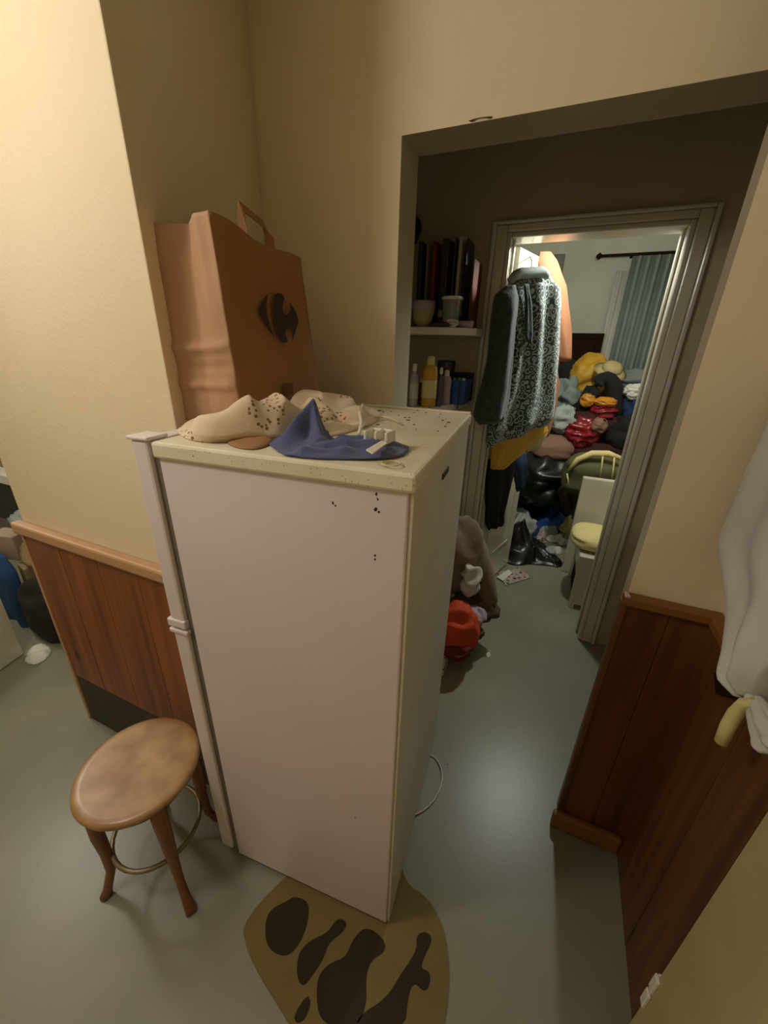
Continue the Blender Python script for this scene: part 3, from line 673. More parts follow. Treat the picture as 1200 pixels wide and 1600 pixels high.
tag(MB().lathe([(.03, 0), (.042, .03), (.046, .09), (.043, .095), (.038, .03), (.002, .01)], (pp.x, 2.10, pp.z-.05), 24).build('metal_pot', mat('tarnished metal', '#4a443a', .35, metal=.7), smooth=True), 'small dark metal pot behind the bottles', 'pot')
tag(MB().box((pp.x-.05, 2.055, ZS2), (pp.x+.05, 2.15, pp.z-.05)).build('small_carton', M['tan_box'], bevel=.002), 'small carton under the dark metal pot', 'carton')
pk = at(717, 608, y=1.99)
tag(MB().tube([(pk.x, 2.0, at(717, 596, y=1.99).z), (pk.x, 1.995, at(717, 640, y=1.99).z)], .003).build('black_strap', M['dark']), 'thin black strap hanging over the lower shelf edge', 'strap')

# ------------------------------------------------------------------ garments on the open door
PA = Vector((-.40, 2.13, 0)); PB = Vector((-.02, 2.62, 0)); gn = (PB-PA).cross(Vector((0, 0, 1))).normalized()
if gn.dot(Vector((0, -1, 0))) < 0: gn = -gn
def G(u, v, off=0.0): return on_plane(u, v, PA+gn*off, gn)
def g6(x, y): return (740+x/3.333, 340+y/3.333)
ct = thing('patterned_coat', 'green grey coat with pale swirl pattern hanging on the open far door', 'coat', (-.22, 2.3, 1.1))
rows = [((262, 296), (370, 292)), ((205, 330), (405, 325)), ((180, 365), (440, 375)), ((178, 450), (448, 470)), ((180, 600), (446, 600)), ((180, 750), (438, 740)), ((150, 900), (428, 900)), ((90, 1040), (420, 1000)), ((62, 1195), (405, 1060))]
rw_ = [(G(*g6(*a)), G(*g6(*b))) for a, b in rows]
# lower hem slopes: last row from (62,1195) to (405,1060)
sheetbody(rw_, .055, 2.6, .013, 1.0, 72, nrow=60, nrm=gn).build('coat_body', M['coat'], ct, smooth=True)
rows = [((170, 355), (215, 350)), ((120, 400), (225, 420)), ((105, 540), (205, 560)), ((85, 720), (195, 720)), ((55, 860), (185, 850)), ((25, 950), (180, 930)), ((5, 1030), (165, 1010)), ((30, 1080), (150, 1060))]
sl = sheetbody([(G(*g6(*a), off=.05), G(*g6(*b), off=.05)) for a, b in rows], .045, 1.5, .008, 3.0, 40, nrow=44, nrm=gn).build('sleeve', M['coat_dark'], ct, smooth=True)
rows = [((262, 345), (285, 345)), ((270, 450), (300, 450)), ((268, 580), (305, 600)), ((275, 640), (298, 660))]
sheetbody([(G(*g6(*a), off=.058), G(*g6(*b), off=.058)) for a, b in rows], .01, 1, .003, 2.0, 20, nrow=20, nrm=gn).build('placket', M['coat_dark'], ct, smooth=True)
cl = [G(*g6(x, y), off=.05) for x, y in ((188, 328), (215, 300), (245, 290), (300, 288), (355, 282), (378, 298), (384, 315))]
MB().tube([tuple(p) for p in cl], [.014, .02, .024, .024, .024, .02, .012], n=10).build('collar', M['collar'], ct, smooth=True)
# hanger with its hook over the door
hgr = thing('coat_hanger', 'pale wooden hanger inside the patterned coat collar', 'hanger', (-.27, 2.4, 1.95))
h0 = G(830, 424, .0)
MB().tube([tuple(G(795, 446)), tuple(G(812, 432)), tuple(G(830, 420)), tuple(G(848, 426)), tuple(G(862, 436))], [.007, .010, .013, .010, .007], n=8).build('hanger_arm', M['cream_pl'], hgr, smooth=True)
top = Vector(dpt(.13, .0, ZF-.026))
MB().tube([tuple(G(830, 418)), tuple(G(831, 408)), (top.x+.02, top.y+.01, ZF-.05), tuple(top+Vector((0, 0, .002))), tuple(Vector(dpt(.13, -.03, ZF-.05)))], .0028).build('hook', M['metal'], hgr, smooth=True)
# yellow garment under the coat
def g7(x, y): return (740+x/4.286, 540+y/4.286)
yl = thing('yellow_garment', 'mustard yellow garment showing below the hem of the patterned coat', 'garment', (-.22, 2.35, .9))
rows = [((110, 560), (500, 480)), ((125, 680), (495, 580)), ((122, 770), (350, 700)), ((120, 828), (195, 828))]
sheetbody([(G(*g7(*a), off=-.05), G(*g7(*b), off=-.05)) for a, b in rows], .02, 3, .008, 5, 48, nrow=24, nrm=gn).build('skirt_front', M['yellow_cloth'], yl, smooth=True)
rows = [((340, 600), (500, 560)), ((335, 680), (480, 620)), ((345, 715), (430, 690))]
sheetbody([(G(*g7(*a), off=-.075), G(*g7(*b), off=-.075)) for a, b in rows], .015, 2, .006, 7, 30, nrow=14, nrm=gn).build('skirt_back', M['straw'], yl, smooth=True)
def g8(x, y): return (660+x/3.333, 700+y/3.333)
rows = [((340, 60), (470, 20)), ((328, 180), (480, 110)), ((324, 300), (460, 200)), ((325, 385), (428, 300)), ((340, 425), (418, 395))]
tag(sheetbody([(G(*g8(*a), off=-.11), G(*g8(*b), off=-.11)) for a, b in rows], .035, 2.5, .010, 2, 44, nrow=30, nrm=gn).build('black_trousers', M['black_cloth'], smooth=True), 'black trousers hanging lowest on the far door below the yellow garment', 'trousers')
rows = [((470, 40), (540, 20)), ((480, 150), (545, 130)), ((495, 230), (525, 200))]
tag(sheetbody([(G(*g8(*a), off=-.16), G(*g8(*b), off=-.16)) for a, b in rows], .02, 2, .006, 3, 30, nrow=20, nrm=gn).build('blue_scarf', M['blue_dark'], smooth=True), 'dark blue scarf hanging just right of the black trousers', 'scarf')
# peach garment behind, on the far end of the door
PP = Vector((-.10, 2.86, 0))
def Gp(u, v): return on_plane(u, v, PP, gn)
pc_ = thing('peach_blouse', 'peach long-sleeved blouse hanging behind the patterned coat', 'blouse', (-.05, 2.9, 1.0))
rows = [((345, 178), (398, 178)), ((330, 230), (428, 225)), ((330, 300), (450, 300)), ((360, 400), (476, 360)), ((400, 520), (490, 520)), ((415, 620), (500, 610)), ((430, 700), (499, 720)), ((438, 752), (498, 748))]
sheetbody([(Gp(*g6(*a)), Gp(*g6(*b))) for a, b in rows], .035, 1.5, .007, 4, 40, nrow=36, nrm=gn).build('sleeve', M['peach'], pc_, smooth=True)
rows = [((330, 300), (430, 340)), ((330, 600), (430, 600)), ((330, 830), (455, 830)), ((340, 900), (462, 880)), ((350, 1000), (438, 1000)), ((360, 1160), (400, 1140))]
sheetbody([(Gp(*g6(*a))-gn*.03, Gp(*g6(*b))-gn*.03) for a, b in rows], .03, 2.5, .008, 6, 40, nrow=36, nrm=gn).build('blouse_body', M['peach'], pc_, smooth=True)

# ------------------------------------------------------------------ far room
# curtain, rod, window
rodA = at(940, 400, y=4.86); rodB = at(1085, 403, y=4.86)
ZR = rodA.z
tag(MB().tube([(rodA.x, 4.86, ZR), (rodB.x+.1, 4.86, ZR)], .013, n=12).lathe([(.001, -.03), (.025, -.01), (.025, .01), (.001, .03)], (rodA.x-.02, 4.86, ZR), 12).box((rodA.x+.25, 4.86, ZR-.01), (rodA.x+.27, 5.0, ZR+.01)).build('curtain_rod', M['brownwood'], smooth=False), 'dark curtain rod above the far window', 'curtain rod')
xl = at(985, 415, y=4.85).x; xr = at(1062, 415, y=4.85).x
cu = MB(); V = []; n_ = 90
for j in range(2):
    z = ZR-.02 if j == 0 else .55
    for i in range(n_+1):
        s = i/n_; V.append((xl+(xr+.15-xl)*s, 4.84+.028*math.sin(s*2*math.pi*7)+.008*math.sin(s*31), z))
cu.add(V, [(i, i+1, n_+2+i, n_+1+i) for i in range(n_)])
tag(cu.build('curtain', M['curtain'], smooth=True, solid=.003), 'pale blue grey curtain hanging from the rod at the far right', 'curtain')
xl2 = at(968, 430, y=4.9).x
cu = MB(); V = []; n_ = 30
for j in range(2):
    for i in range(n_+1):
        s = i/n_; V.append((xl-.10+(.11)*s, 4.93+.012*math.sin(s*2*math.pi*2), (ZR-.12, .6)[j]))
cu.add(V, [(i, i+1, n_+2+i, n_+1+i) for i in range(n_)])
tag(cu.build('net_curtain', M['white_cloth'], smooth=True, solid=.002), 'narrow white net curtain left of the blue grey curtain', 'curtain')
a_, b_2 = ybox(884, 945, 521, 600, 4.9, .06)
tag(MB().box((a_[0]-.1, 4.90, .0), (b_2[0], 4.96, b_2[2])).box((a_[0]-.1, 4.885, b_2[2]-.05), (b_2[0], 4.90, b_2[2])).box((a_[0]-.1, 4.885, .0), (a_[0]-.04, 4.90, b_2[2]-.05)).box((b_2[0]-.06, 4.885, .0), (b_2[0], 4.90, b_2[2]-.05)).build('headboard', M['brownwood'], bevel=.005), 'dark brown wooden headboard against the far wall', 'headboard')
pd = at(872, 415, y=4.95)
tag(MB().box((pd.x-.05, 4.95, pd.z-.10), (pd.x+.05, 5.0, pd.z+.10)).box((pd.x-.04, 4.945, pd.z-.09), (pd.x+.04, 4.95, pd.z+.09)).build('picture_frame', mat('dim grey picture', '#6a6c62', .5), bevel=.003), 'small dim picture on the far wall beside the peach blouse', 'picture')

# the heap rises from the floor towards the far wall
HS = 1.15; HY0 = 3.88
def heapz(y): return max(0, (y-HY0)*HS)
def hp_(u, v):                                  # where the line of sight meets the heap's slope
    r = ray(u, v); t = (CH+HY0*HS)/(r[1]*HS-r[2]); p = r*t; return Vector((float(p[0]), float(p[1]), float(p[2]+CH)))
V = []; nx, ny = 60, 40
for j in range(ny+1):
    for i in range(nx+1):
        x = -1.0+2.3*i/nx; y = 3.96+.87*j/ny
        z = max(0, 1.22*(1-math.exp(-(y-3.95)*4.5))-.02+.10*fbm(Vector((x*3, y*3, 1)))+.05*crease(Vector((x*5, y*5, 3))))*min(1, (i/nx)*6)*min(1, (1-i/nx)*6)
        V.append((x, y, z+.003))
hm = MB(); hm.add(V, [(j*(nx+1)+i, j*(nx+1)+i+1, (j+1)*(nx+1)+i+1, (j+1)*(nx+1)+i) for j in range(ny) for i in range(nx)])
bt = [(x, y, .001) for x, y, z in V]; 
M['heap'] = mat('mixed dark clothes', '#241d1b', .9, '#4a4640', 5, .9, bump=.4, bs=14)
tag(hm.build('clothes_heap', M['heap'], smooth=True, solid=.01), 'tangled dark mass of clothes filling the back of the far room', 'heap', kind='stuff')
def item(name, u, v, wpx, hpx, m, lb, cat, seed=1, amp=.35, freq=2.2, cr=.5, rz=0, dep=None, y=None, power=1.0, lift=0, **k):
    p = hp_(u, v) if y is None else at(u, v, y=y)
    depth = float(np.dot(_C2W[:, 2], np.array([p.x, p.y, p.z-CH]))); sc = depth/FPX
    a = wpx*sc/2; h = hpx*sc/2; d_ = dep or (a+h)/2*.8
    return tag(blob((p.x, p.y, p.z+lift), (a, d_, h), seed, amp, freq, cr, rz, power=power, **k).build(name, m, smooth=True), lb, cat)
item('yellow_blanket', 920, 588, 52, 62, M['yellow_cloth'], 'mustard yellow blanket bunched on top of the far heap', 'blanket', 3, .3, rz=.3, y=4.45)
# straw hat: brim and crown
p = at(952, 582, y=4.25); t = thing('hat', 'pale straw hat tipped on top of the black bag', 'hat', p+Vector((0, -.12, .02)))
tl = Matrix.Rotation(.45, 3, 'X') @ Matrix.Rotation(.25, 3, 'Y')
MB().lathe([(.003, .0), (.135, -.012), (.14, -.009), (.085, .008), (.003, .010)], p+Vector((0, -.12, .02)), 32, tilt=tl).build('brim', M['straw'], t, smooth=True)
MB().lathe([(.085, .0), (.08, .035), (.062, .062), (.03, .072), (.003, .072)], p+Vector((0, -.12, .02)), 32, tilt=tl).build('crown', M['straw'], t, smooth=True)
# black handbag with arched handles
p = at(933, 645, y=4.15); t = thing('handbag', 'black handbag with tall arched handle in the middle of the heap', 'handbag', p+Vector((0, -.12, -.1)))
q = Vector((p.x, p.y-.15, p.z))
sc = 3.9/FPX
def arch(w_, h_, dx=0, y_=0): return [(q.x+dx+w_*math.cos(math.pi*k/12), q.y+y_+.02*math.sin(math.pi*k/12), q.z+h_*math.sin(math.pi*k/12)) for k in range(13)]
MB().tube(arch(.12, .31), [.075, .072, .068, .062, .058, .055, .055, .055, .058, .062, .068, .072, .075], n=12).build('handle', M['black_cloth'], t, smooth=True)
blob((q.x-.02, q.y, q.z-.08), (.24, .12, .13), 5, .25, 2, .5).build('bag_body', M['maroon'], t, smooth=True)
item('orange_pouch', 918, 625, 20, 20, M['orangepl'], 'orange pouch tucked under the arch of the black handbag', 'pouch', 4, .3, y=3.9)
item('yellow_pouch', 946, 628, 30, 14, M['orangepl'], 'yellow orange pouch right of the orange one, on the red bag', 'pouch', 5, .3, y=3.88)
item('red_bag', 944, 640, 34, 30, M['red_shiny'], 'shiny dark red bag below the yellow orange pouch', 'bag', 6, .3, 2.4, .8, y=3.93)
item('red_plastic_bag', 908, 676, 44, 42, M['red_shiny'], 'bright red shiny plastic bag low in the heap', 'bag', 7, .4, 2.6, .9, y=3.92)
item('pink_pouch', 936, 665, 22, 24, M['pinkish'], 'small pinkish patterned pouch right of the bright red bag', 'pouch', 8, .3, y=3.85)
item('grey_sweater', 884, 620, 36, 50, M['greycloth'], 'grey sweater bundle beside the peach blouse', 'sweater', 9, .5, 2.6, .7, y=4.15)
item('pale_shirt', 880, 655, 34, 34, M['palegrey'], 'pale grey shirt below the grey sweater', 'shirt', 10, .5, 2.6, .8, y=3.95)
item('dark_hood', 888, 585, 34, 38, M['black_cloth'], 'black garment between the peach sleeve and the yellow blanket', 'garment', 11, .4, y=4.5)
item('pale_scarf', 962, 650, 22, 60, M['palegrey'], 'pale grey scarf right of the red bag', 'scarf', 12, .4, y=4.1)
item('blue_bag', 992, 630, 34, 58, M['blue_dark'], 'dark blue bag at the right of the heap beside the door frame', 'bag', 13, .3, y=4.0)
item('white_bag', 990, 612, 22, 20, M['white_cloth'], 'small white plastic bag on top of the dark blue bag', 'bag', 14, .5, 3, .8, y=3.92)
item('grey_blanket', 1000, 600, 70, 40, M['greycloth'], 'grey blanket on the far right of the heap under the curtain', 'blanket', 15, .4, y=4.55)
item('black_jumper', 980, 680, 60, 60, M['black_cloth'], 'black jumper beside the door frame under the blue bag', 'jumper', 16, .3, y=3.95)
item('maroon_coat', 940, 708, 120, 44, M['maroon'], 'dark maroon coat spread below the red bags', 'coat', 17, .3, 2.5, .6, y=4.0)
item('pink_cushion', 862, 700, 62, 40, M['pinkish'], 'dusty pink cushion with dark dots left of the maroon coat', 'cushion', 18, .2, 1.5, .3, power=.8, y=3.9)
spots(M['pinkish'], '#1c1412', 9, .5, .14)
# dark stool or stacked black bags below
def bag(name, u, v, wpx, hpx, y, m, lb, cat='bag', seed=1, **k):
    p = at(u, v, y=y); depth = float(np.dot(_C2W[:, 2], np.array([p.x, p.y, p.z-CH]))); s_ = depth/FPX
    a = wpx*s_/2; h = hpx*s_/2
    return tag(blob((p.x, p.y, max(p.z, h*.7)), (a, a*.85, h), seed, k.get('amp', .3), k.get('freq', 2.5), k.get('cr', .8), k.get('rz', 0), floor=.004, tip=k.get('tip')).build(name, m, smooth=True), lb, cat)
bag('bin_bag', 852, 748, 92, 76, 3.9, M['binbag'], 'big full black bin bag standing behind the litter on the floor', seed=21, group=None)
bag('dark_sack', 812, 765, 44, 70, 4.2, M['black_cloth'], 'dark sack half hidden behind the black trousers', seed=23)
bag('brown_sack', 893, 772, 36, 40, 3.7, mat('dark brown plastic', '#3a3028', .4, bump=.3, bs=10), 'dark brown crumpled sack left of the white chair back', seed=24)
bag('dark_bundle', 945, 800, 80, 80, 3.45, M['heap'], 'dark clothes bundle holding up the olive cushion behind the white chair', 'bundle', seed=27)
# striped olive seat cushion
ob = [at(u, v, y=3.28) for u, v in ((880, 760), (888, 728), (915, 712), (950, 708), (985, 715), (990, 745), (985, 790), (890, 795))]
t = thing('seat_cushion', 'olive cushion with pale yellow piping above the white chair back', 'cushion', (ob[0].x+.1, 3.3, .6))
cm = blob(((ob[0].x+ob[4].x)/2, 3.38, (ob[3].z+ob[0].z)/2-.06), (abs(ob[4].x-ob[0].x)/2*1.1, .17, .17), 25, .12, 2, .4, power=.75).build('cushion_body', M['olive'], t, smooth=True)
MB().tube([tuple(at(u, v, y=3.24)) for u, v in ((888, 735), (903, 718), (925, 709), (950, 709), (978, 719))], [.01, .022, .026, .024, .012], n=8).build('piping', M['yellow_pale'], t, smooth=True)
for L in (((942, 713), (940, 730), (937, 750)), ((960, 715), (958, 735), (955, 755)), ((886, 740), (889, 760))):
    MB().tube([tuple(at(u, v, y=3.2)) for u, v in L], .006, n=6).build('stripe', M['yellow_pale'], t, smooth=True)
# white chair
chx0, chx1 = at(908, 760, y=3.05).x, .62
zt = at(920, 747, y=3.05).z
t = thing('white_chair', 'white painted box chair just inside the far door at right', 'chair', (.42, 2.85, 0))
MB().box((chx0, 3.05, .0), (chx1, 3.10, zt)).build('backrest', M['trim'], t, bevel=.008)
MB().box((.285, 2.56, .34), (chx1, 3.05, .40)).build('seat', M['trim'], t, bevel=.006)
MB().box((.30, 2.57, .03), (chx1-.02, 2.59, .34)).box((.30, 2.60, .20), (.315, 3.04, .34)).build('side_panel', M['trim'], t, bevel=.003)
for x, y in ((.29, 2.565), (.58, 2.565), (.29, 3.01)): MB().box((x, y, 0), (x+.035, y+.035, .34)).build('leg', M['trim'], t, bevel=.003)
MB().box((.31, 2.72, 0), (.33, 3.0, .32)).build('shade_panel', M['brownwood'], t)  # dark sheet whose colour puts the shade under the seat
tag(blob(((.30+at(925, 835, y=2.72).x)/2+.04, 2.78, .455), (.135, .17, .055), 31, .1, 1.6, .3, power=.7, floor=.402).build('chair_pillow', M['yellow_pale'], smooth=True), 'pale yellow pillow on the seat of the white chair', 'pillow')
tag(blob((.47, 2.62, .43), (.06, .05, .03), 33, .2, 2, floor=.402).build('folded_towel', M['white_cloth'], smooth=True), 'folded white towel on the white chair beside the yellow pillow', 'towel')
# litter on the far floor
def flat(name, L, m, lb, cat, z=.003, zp=None, seed=1, amp=.02, h=.012, freq=14, group=None, **k):
    o = crumple([at(u, v, z=zp or z)[:2] for u, v in L], z, [], h, amp, freq, seed, 12, 60, sm=1, sharp=.7, **k).build(name, m, smooth=True)
    return tag(o, lb, cat, group)
flat('blue_plastic_sheet', [(832, 800), (850, 792), (890, 795), (898, 806), (862, 814), (838, 812)], M['blue_pl'], 'bright blue plastic sheet on the far floor below the brown sack', 'plastic sheet', seed=3, zp=.14, h=.14, amp=.06)
flat('plastic_wrapper', [(800, 788), (822, 790), (840, 806), (832, 822), (808, 826), (800, 812)], M['palegrey'], 'crumpled translucent wrapper beside the black bin bag', 'wrapper', seed=4, zp=.12, h=.12, amp=.10)
flat('yellow_wrapper', [(870, 806), (893, 802), (903, 812), (893, 822), (876, 816)], M['yellow_pale'], 'pale yellow wrapper between the blue sheet and the pillow', 'wrapper', seed=5, zp=.10, h=.09, amp=.06)
rnd = random.Random(8)
spot = [(832, 815, 24, 'paper'), (850, 828, 26, 'news'), (822, 830, 22, 'paper'), (842, 842, 26, 'news'), (862, 822, 24, 'palegrey'), (868, 840, 30, 'paper'), (880, 846, 18, 'white_cloth'), (856, 858, 28, 'palegrey'), (842, 826, 16, 'blue_dark'), (892, 832, 16, 'straw'), (872, 860, 18, 'paper')]
names = ['torn white paper', 'printed newspaper piece', 'crumpled white paper', 'printed newspaper sheet', 'grey crumpled paper', 'large white paper', 'small white tissue', 'grey paper', 'dark blue scrap', 'straw coloured scrap', 'white leaflet']
where = ['under the blue sheet', 'in the middle of the litter', 'against the bin bag top', 'beside the bin bag fold', 'right of the blue sheet', 'in front of the yellow wrapper', 'nearest the pillow', 'at the lower end of the litter', 'between the papers', 'left of the chair pillow', 'at the bottom right of the litter']
for (u, v, w_, k), nm, wh in zip(spot, names, where):
    h_ = w_*.38; a_ = rnd.uniform(-.4, .4)
    L = [(u+w_/2*rnd.uniform(.8, 1.2)*math.cos(t_), v+h_/2*rnd.uniform(.8, 1.2)*math.sin(t_)+a_*w_*.3*math.cos(t_)) for t_ in [i*math.pi/4 for i in range(8)]]
    flat('litter_paper', L, M[k], f'{nm} {wh} on the far floor', 'litter', z=.004, zp=(.08 if v < 836 else .02), seed=u, h=(.07 if v < 836 else .02), amp=.045, group='litter papers on the far floor')
# black bin bag in front of the door end
bb = [at(u, v, z=.003)[:2] for u, v in ((782, 872), (800, 880), (830, 882), (858, 884), (876, 888), (880, 878), (862, 862), (850, 850), (828, 838), (800, 836), (786, 850))]
cb = at(806, 868, z=0)
tag(crumple(bb, .003, [(cb.x-.01, cb.y+.08, .09, .24), (cb.x+.12, cb.y+.0, .07, .07), (cb.x+.03, cb.y, .06, .08)], .03, .075, 12, 14, 34, 140, c=(cb.x+.03, cb.y+.05), sharp=.7, sm=1).build('bin_bag', M['binbag'], smooth=True), 'half empty black bin bag slumped against the foot of the open door', 'bag')
# magazines
mg = [at(u, v, z=.004) for u, v in ((778, 895), (812, 887), (829, 903), (790, 915))]
tag(MB().prism([(p.x, p.y) for p in mg], .002, .008).build('magazine', M['news'], bevel=.001), 'glossy magazine lying flat on the floor before the bin bag', 'magazine')
mg = [at(u, v, z=.01) for u, v in ((776, 902), (795, 890), (800, 896), (786, 908))]
tag(MB().prism([(p.x, p.y) for p in mg], .009, .013).build('leaflet', M['paper']), 'small pale leaflet lying on the glossy magazine', 'leaflet')
mg = [at(u, v, z=.004) for u, v in ((759, 1021), (765, 1018), (767, 1025), (762, 1027))]
tag(MB().prism([(p.x, p.y) for p in mg], .001, .003).build('paper_scrap', M['paper']), 'tiny white paper scrap alone on the corridor floor', 'scrap')
mg = [at(u, v, z=.03) for u, v in ((908, 922), (911, 921), (912, 925), (909, 926))]
tag(MB().prism([(p.x, p.y) for p in mg], .001, .02).build('white_pebble', M['white_pl'], bevel=.002), 'small white bit on the floor at the foot of the white chair', 'scrap')

# ------------------------------------------------------------------ garment pile in the corridor
p0 = at(735, 960, z=0)
def lump(name, u, v, y, rad, m, lb, cat, seed, **k):
    p = at(u, v, y=y)
    return tag(blob(p, rad, seed, k.get('amp', .25), k.get('freq', 2.2), k.get('cr', .6), k.get('rz', 0), floor=k.get('floor', .003), tip=k.get('tip'), power=k.get('power', 1)).build(name, m, smooth=True), lb, cat)
lump('beige_coat', 715, 870, 1.98, (.15, .13, .23), M['beige_coat'], 'beige wool coat slumped on the pile behind the fridge', 'coat', 41, rz=.2, floor=.25)
# long sleeve sliding from the coat to the floor
sp = [at(u, v, y=y) for u, v, y in ((716, 815, 2.0), (738, 848, 1.98), (752, 885, 1.96), (760, 920, 1.95), (768, 948, 1.94))]
tag(MB().tube([tuple(p) for p in sp], [.06, .07, .065, .06, .05], n=14).build('brown_sleeve', M['beige_coat'], smooth=True, sub=1), 'long beige sleeve trailing from the pile to the corridor floor', 'sleeve')
lump('brown_cardigan', 742, 945, 1.95, (.13, .10, .09), M['brown_coat'], 'brown cardigan on the floor at the foot of the garment pile', 'cardigan', 43)
lump('white_shirt', 736, 905, 1.86, (.05, .06, .085), M['white_cloth'], 'white shirt squeezed between the beige coat and its sleeve', 'shirt', 44, amp=.3, freq=1.8, cr=.9, floor=.1)
lump('lilac_shirt', 742, 962, 1.84, (.06, .06, .05), M['lilac'], 'pale lilac shirt peeping out low in the garment pile', 'shirt', 46)
lump('orange_jacket', 712, 985, 1.72, (.105, .10, .15), M['orange_cloth'], 'bright orange jacket crumpled low beside the fridge back', 'jacket', 45, amp=.3, cr=.7)
lump('red_cloth', 712, 1010, 1.66, (.08, .08, .05), mat('dull red cloth', '#6b2318', .85, bump=.2), 'dull red cloth on the floor under the orange jacket', 'cloth', 47)
lump('grey_cloth', 735, 985, 1.80, (.07, .06, .03), M['brown_coat'], 'dark brown cloth edge right of the orange jacket', 'cloth', 48)
a = at(689, 1055, z=0); b = at(695, 995, y=a.y+.02)
t = thing('white_carton', 'white carton with thin blue stripes standing behind the fridge', 'carton', (a.x, a.y+.1, 0))
MB().box((a.x-.10, a.y, 0), (a.x+.012, a.y+.10, .17)).build('box_body', M['white_pl'], t, bevel=.002)
for z in (.04, .12): MB().box((a.x-.10, a.y-.001, z), (a.x+.0135, a.y+.101, z+.006)).build('stripe', M['blue_dark'], t)

# ------------------------------------------------------------------ hanging white bag at the right wall
XW = .405
t = thing('white_plastic_bag', 'white knotted plastic bag hanging at the right wall above the wainscot', 'bag', (XW, .95, 1.0))
rows = [((1225, 560), (1500, 560)), ((1205, 660), (1480, 660)), ((1168, 760), (1420, 740)), ((1130, 850), (1380, 820)), ((1148, 905), (1330, 880)), ((1160, 950), (1300, 930)), ((1156, 1010), (1262, 990)), ((1160, 1060), (1225, 1050)), ((1172, 1096), (1190, 1092))]
sheetbody([(at(*a, x=XW), at(*b, x=XW)) for a, b in rows], .04, 2.4, .010, 5, 48, nrow=44, nrm=Vector((-1, 0, 0))).build('bag_body', M['white_cloth'], t, smooth=True)
rows = [((1172, 1090), (1190, 1088)), ((1176, 1120), (1215, 1118)), ((1182, 1150), (1240, 1150)), ((1196, 1180), (1250, 1175))]
sheetbody([(at(*a, x=XW-.01), at(*b, x=XW-.01)) for a, b in rows], .014, 2, .006, 8, 30, nrow=20, nrm=Vector((-1, 0, 0))).build('bag_skirt', M['white_cloth'], t, smooth=True)
MB().tube([tuple(at(u, v, x=XW-.02)) for u, v in ((1176, 1096), (1164, 1100), (1150, 1114), (1138, 1134), (1127, 1160))], [.007, .011, .012, .012, .011], n=10).build('tie_end', M['yellow_pale'], t, smooth=True)
MB().lathe([(.004, -.012), (.014, -.004), (.014, .006), (.004, .012)], at(1178, 1097, x=XW-.01), 12).build('knot', M['white_cloth'], t, smooth=True)
ht = at(1362, 562, x=XW); MB().tube([(ht.x, ht.y, ht.z-.01), (ht.x, ht.y, ht.z+.03), (ht.x+.03, ht.y, ht.z+.045), (.476, ht.y, ht.z+.04)], .004).build('hook', M['metal'], t, smooth=True)
# dark patch bracket on the wainscot
tag(MB().add([at(u, v, x=.455) for u, v in ((1122, 1053), (1166, 1060), (1160, 1092), (1124, 1086))], [(0, 1, 2, 3)]).build('wall_socket', M['brownwood'], solid=.008), 'small dark brown plate on the right wainscot below the rail', 'wall plate')

# ------------------------------------------------------------------ things in the left room
def lbox(name, u0, v0, u1, v1, y, dep, m, lb, cat, rz=0, zmin=0, bevel=.006):
    a = at(u0, v1, y=y); b = at(u1, v0, y=y)
    return tag(MB().box((a.x, y, max(a.z, zmin)), (b.x, y+dep, b.z), rz=rz).build(name, m, bevel=bevel), lb, cat)
YL = 1.05
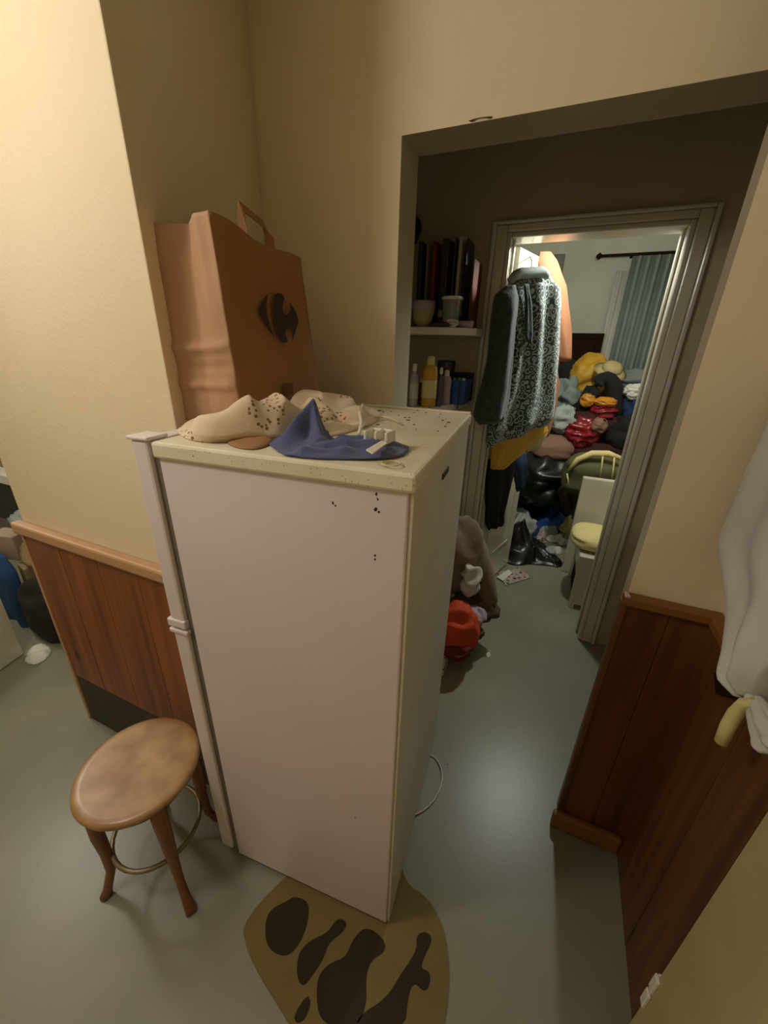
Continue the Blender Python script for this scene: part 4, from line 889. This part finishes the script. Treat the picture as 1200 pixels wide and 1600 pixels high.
# shelf unit against the left room wall
t = thing('side_table', 'dark cabinet with a white top seen past the end of the pale wall', 'cabinet', (-2.9, 1.5, 0))
ta = at(12, 745, y=1.35); tb = at(12, 758, y=1.35)
MB().box((ta.x-.8, 1.35, tb.z), (ta.x+.02, 1.85, ta.z)).build('table_top', M['white_pl'], t, bevel=.004)
td = at(60, 790, y=1.38)
MB().box((ta.x-.78, 1.38, .30), (td.x+.25, 1.83, tb.z)).build('cabinet_body', mat('dark grey green cabinet', '#2c2c26', .5), t, bevel=.006)
lbox('brown_box', -40, 640, 9, 742, 1.45, .3, M['tan_box'], 'brown box standing on the white topped cabinet', 'box', zmin=ta.z+.001)
def lpile(name, u, v, y, rad, m, lb, cat, seed, **k):
    p = at(u, v, y=y); return tag(blob((p.x, p.y, max(p.z, k.get('zm', .05))), rad, seed, .3, 2.2, .6, floor=.003, rz=k.get('rz', 0)).build(name, m, smooth=True), lb, cat)
lpile('grey_clothes', 62, 818, 1.10, (.20, .10, .07), M['greycloth'], 'grey folded clothes on top of the pile in the left room', 'clothes', 51)
lpile('tan_clothes', 78, 868, 1.08, (.17, .10, .10), M['tan_box'], 'tan folded clothes under the grey ones in the left room', 'clothes', 52)
lpile('dark_clothes_sack', 88, 950, .98, (.20, .12, .21), mat('very dark brown cloth', '#1d1510', .9, bump=.2), 'very dark brown sack on the left room floor beside the wall end', 'sack', 53)
pb1 = at(12, 850, y=1.0); pb2 = at(45, 905, y=1.0)
tag(MB().box((pb1.x-.12, .98, pb1.z-.10), (pb1.x+.06, 1.08, pb1.z+.06), rz=.2).build('pink_box', M['pink_box'], bevel=.008), 'pinkish beige carton above the blue blanket in the left room', 'carton')
tag(MB().box((pb2.x-.05, .98, pb2.z-.12), (pb2.x+.07, 1.06, pb2.z+.10), rz=-.2).build('tan_carton', M['tan_box'], bevel=.008), 'tan carton leaning right of the blue blanket in the left room', 'carton')
rows = [((-60, 850), (6, 868)), ((-60, 880), (22, 895)), ((-50, 920), (38, 930)), ((-30, 960), (52, 965)), ((0, 990), (58, 985))]
tag(sheetbody([(at(*a, y=.93), at(*b, y=.93)) for a, b in rows], .05, 3, .02, 3, 40, nrow=30).build('blue_blanket', M['blue_blanket'], smooth=True), 'blue blanket hanging down over the pile in the left room', 'blanket')
flat('white_tissue', [(38, 1036), (46, 1012), (66, 1004), (82, 1014), (76, 1028), (56, 1040)], M['paper'], 'white crumpled tissue on the left room floor', 'tissue', seed=7, h=.02, amp=.02)
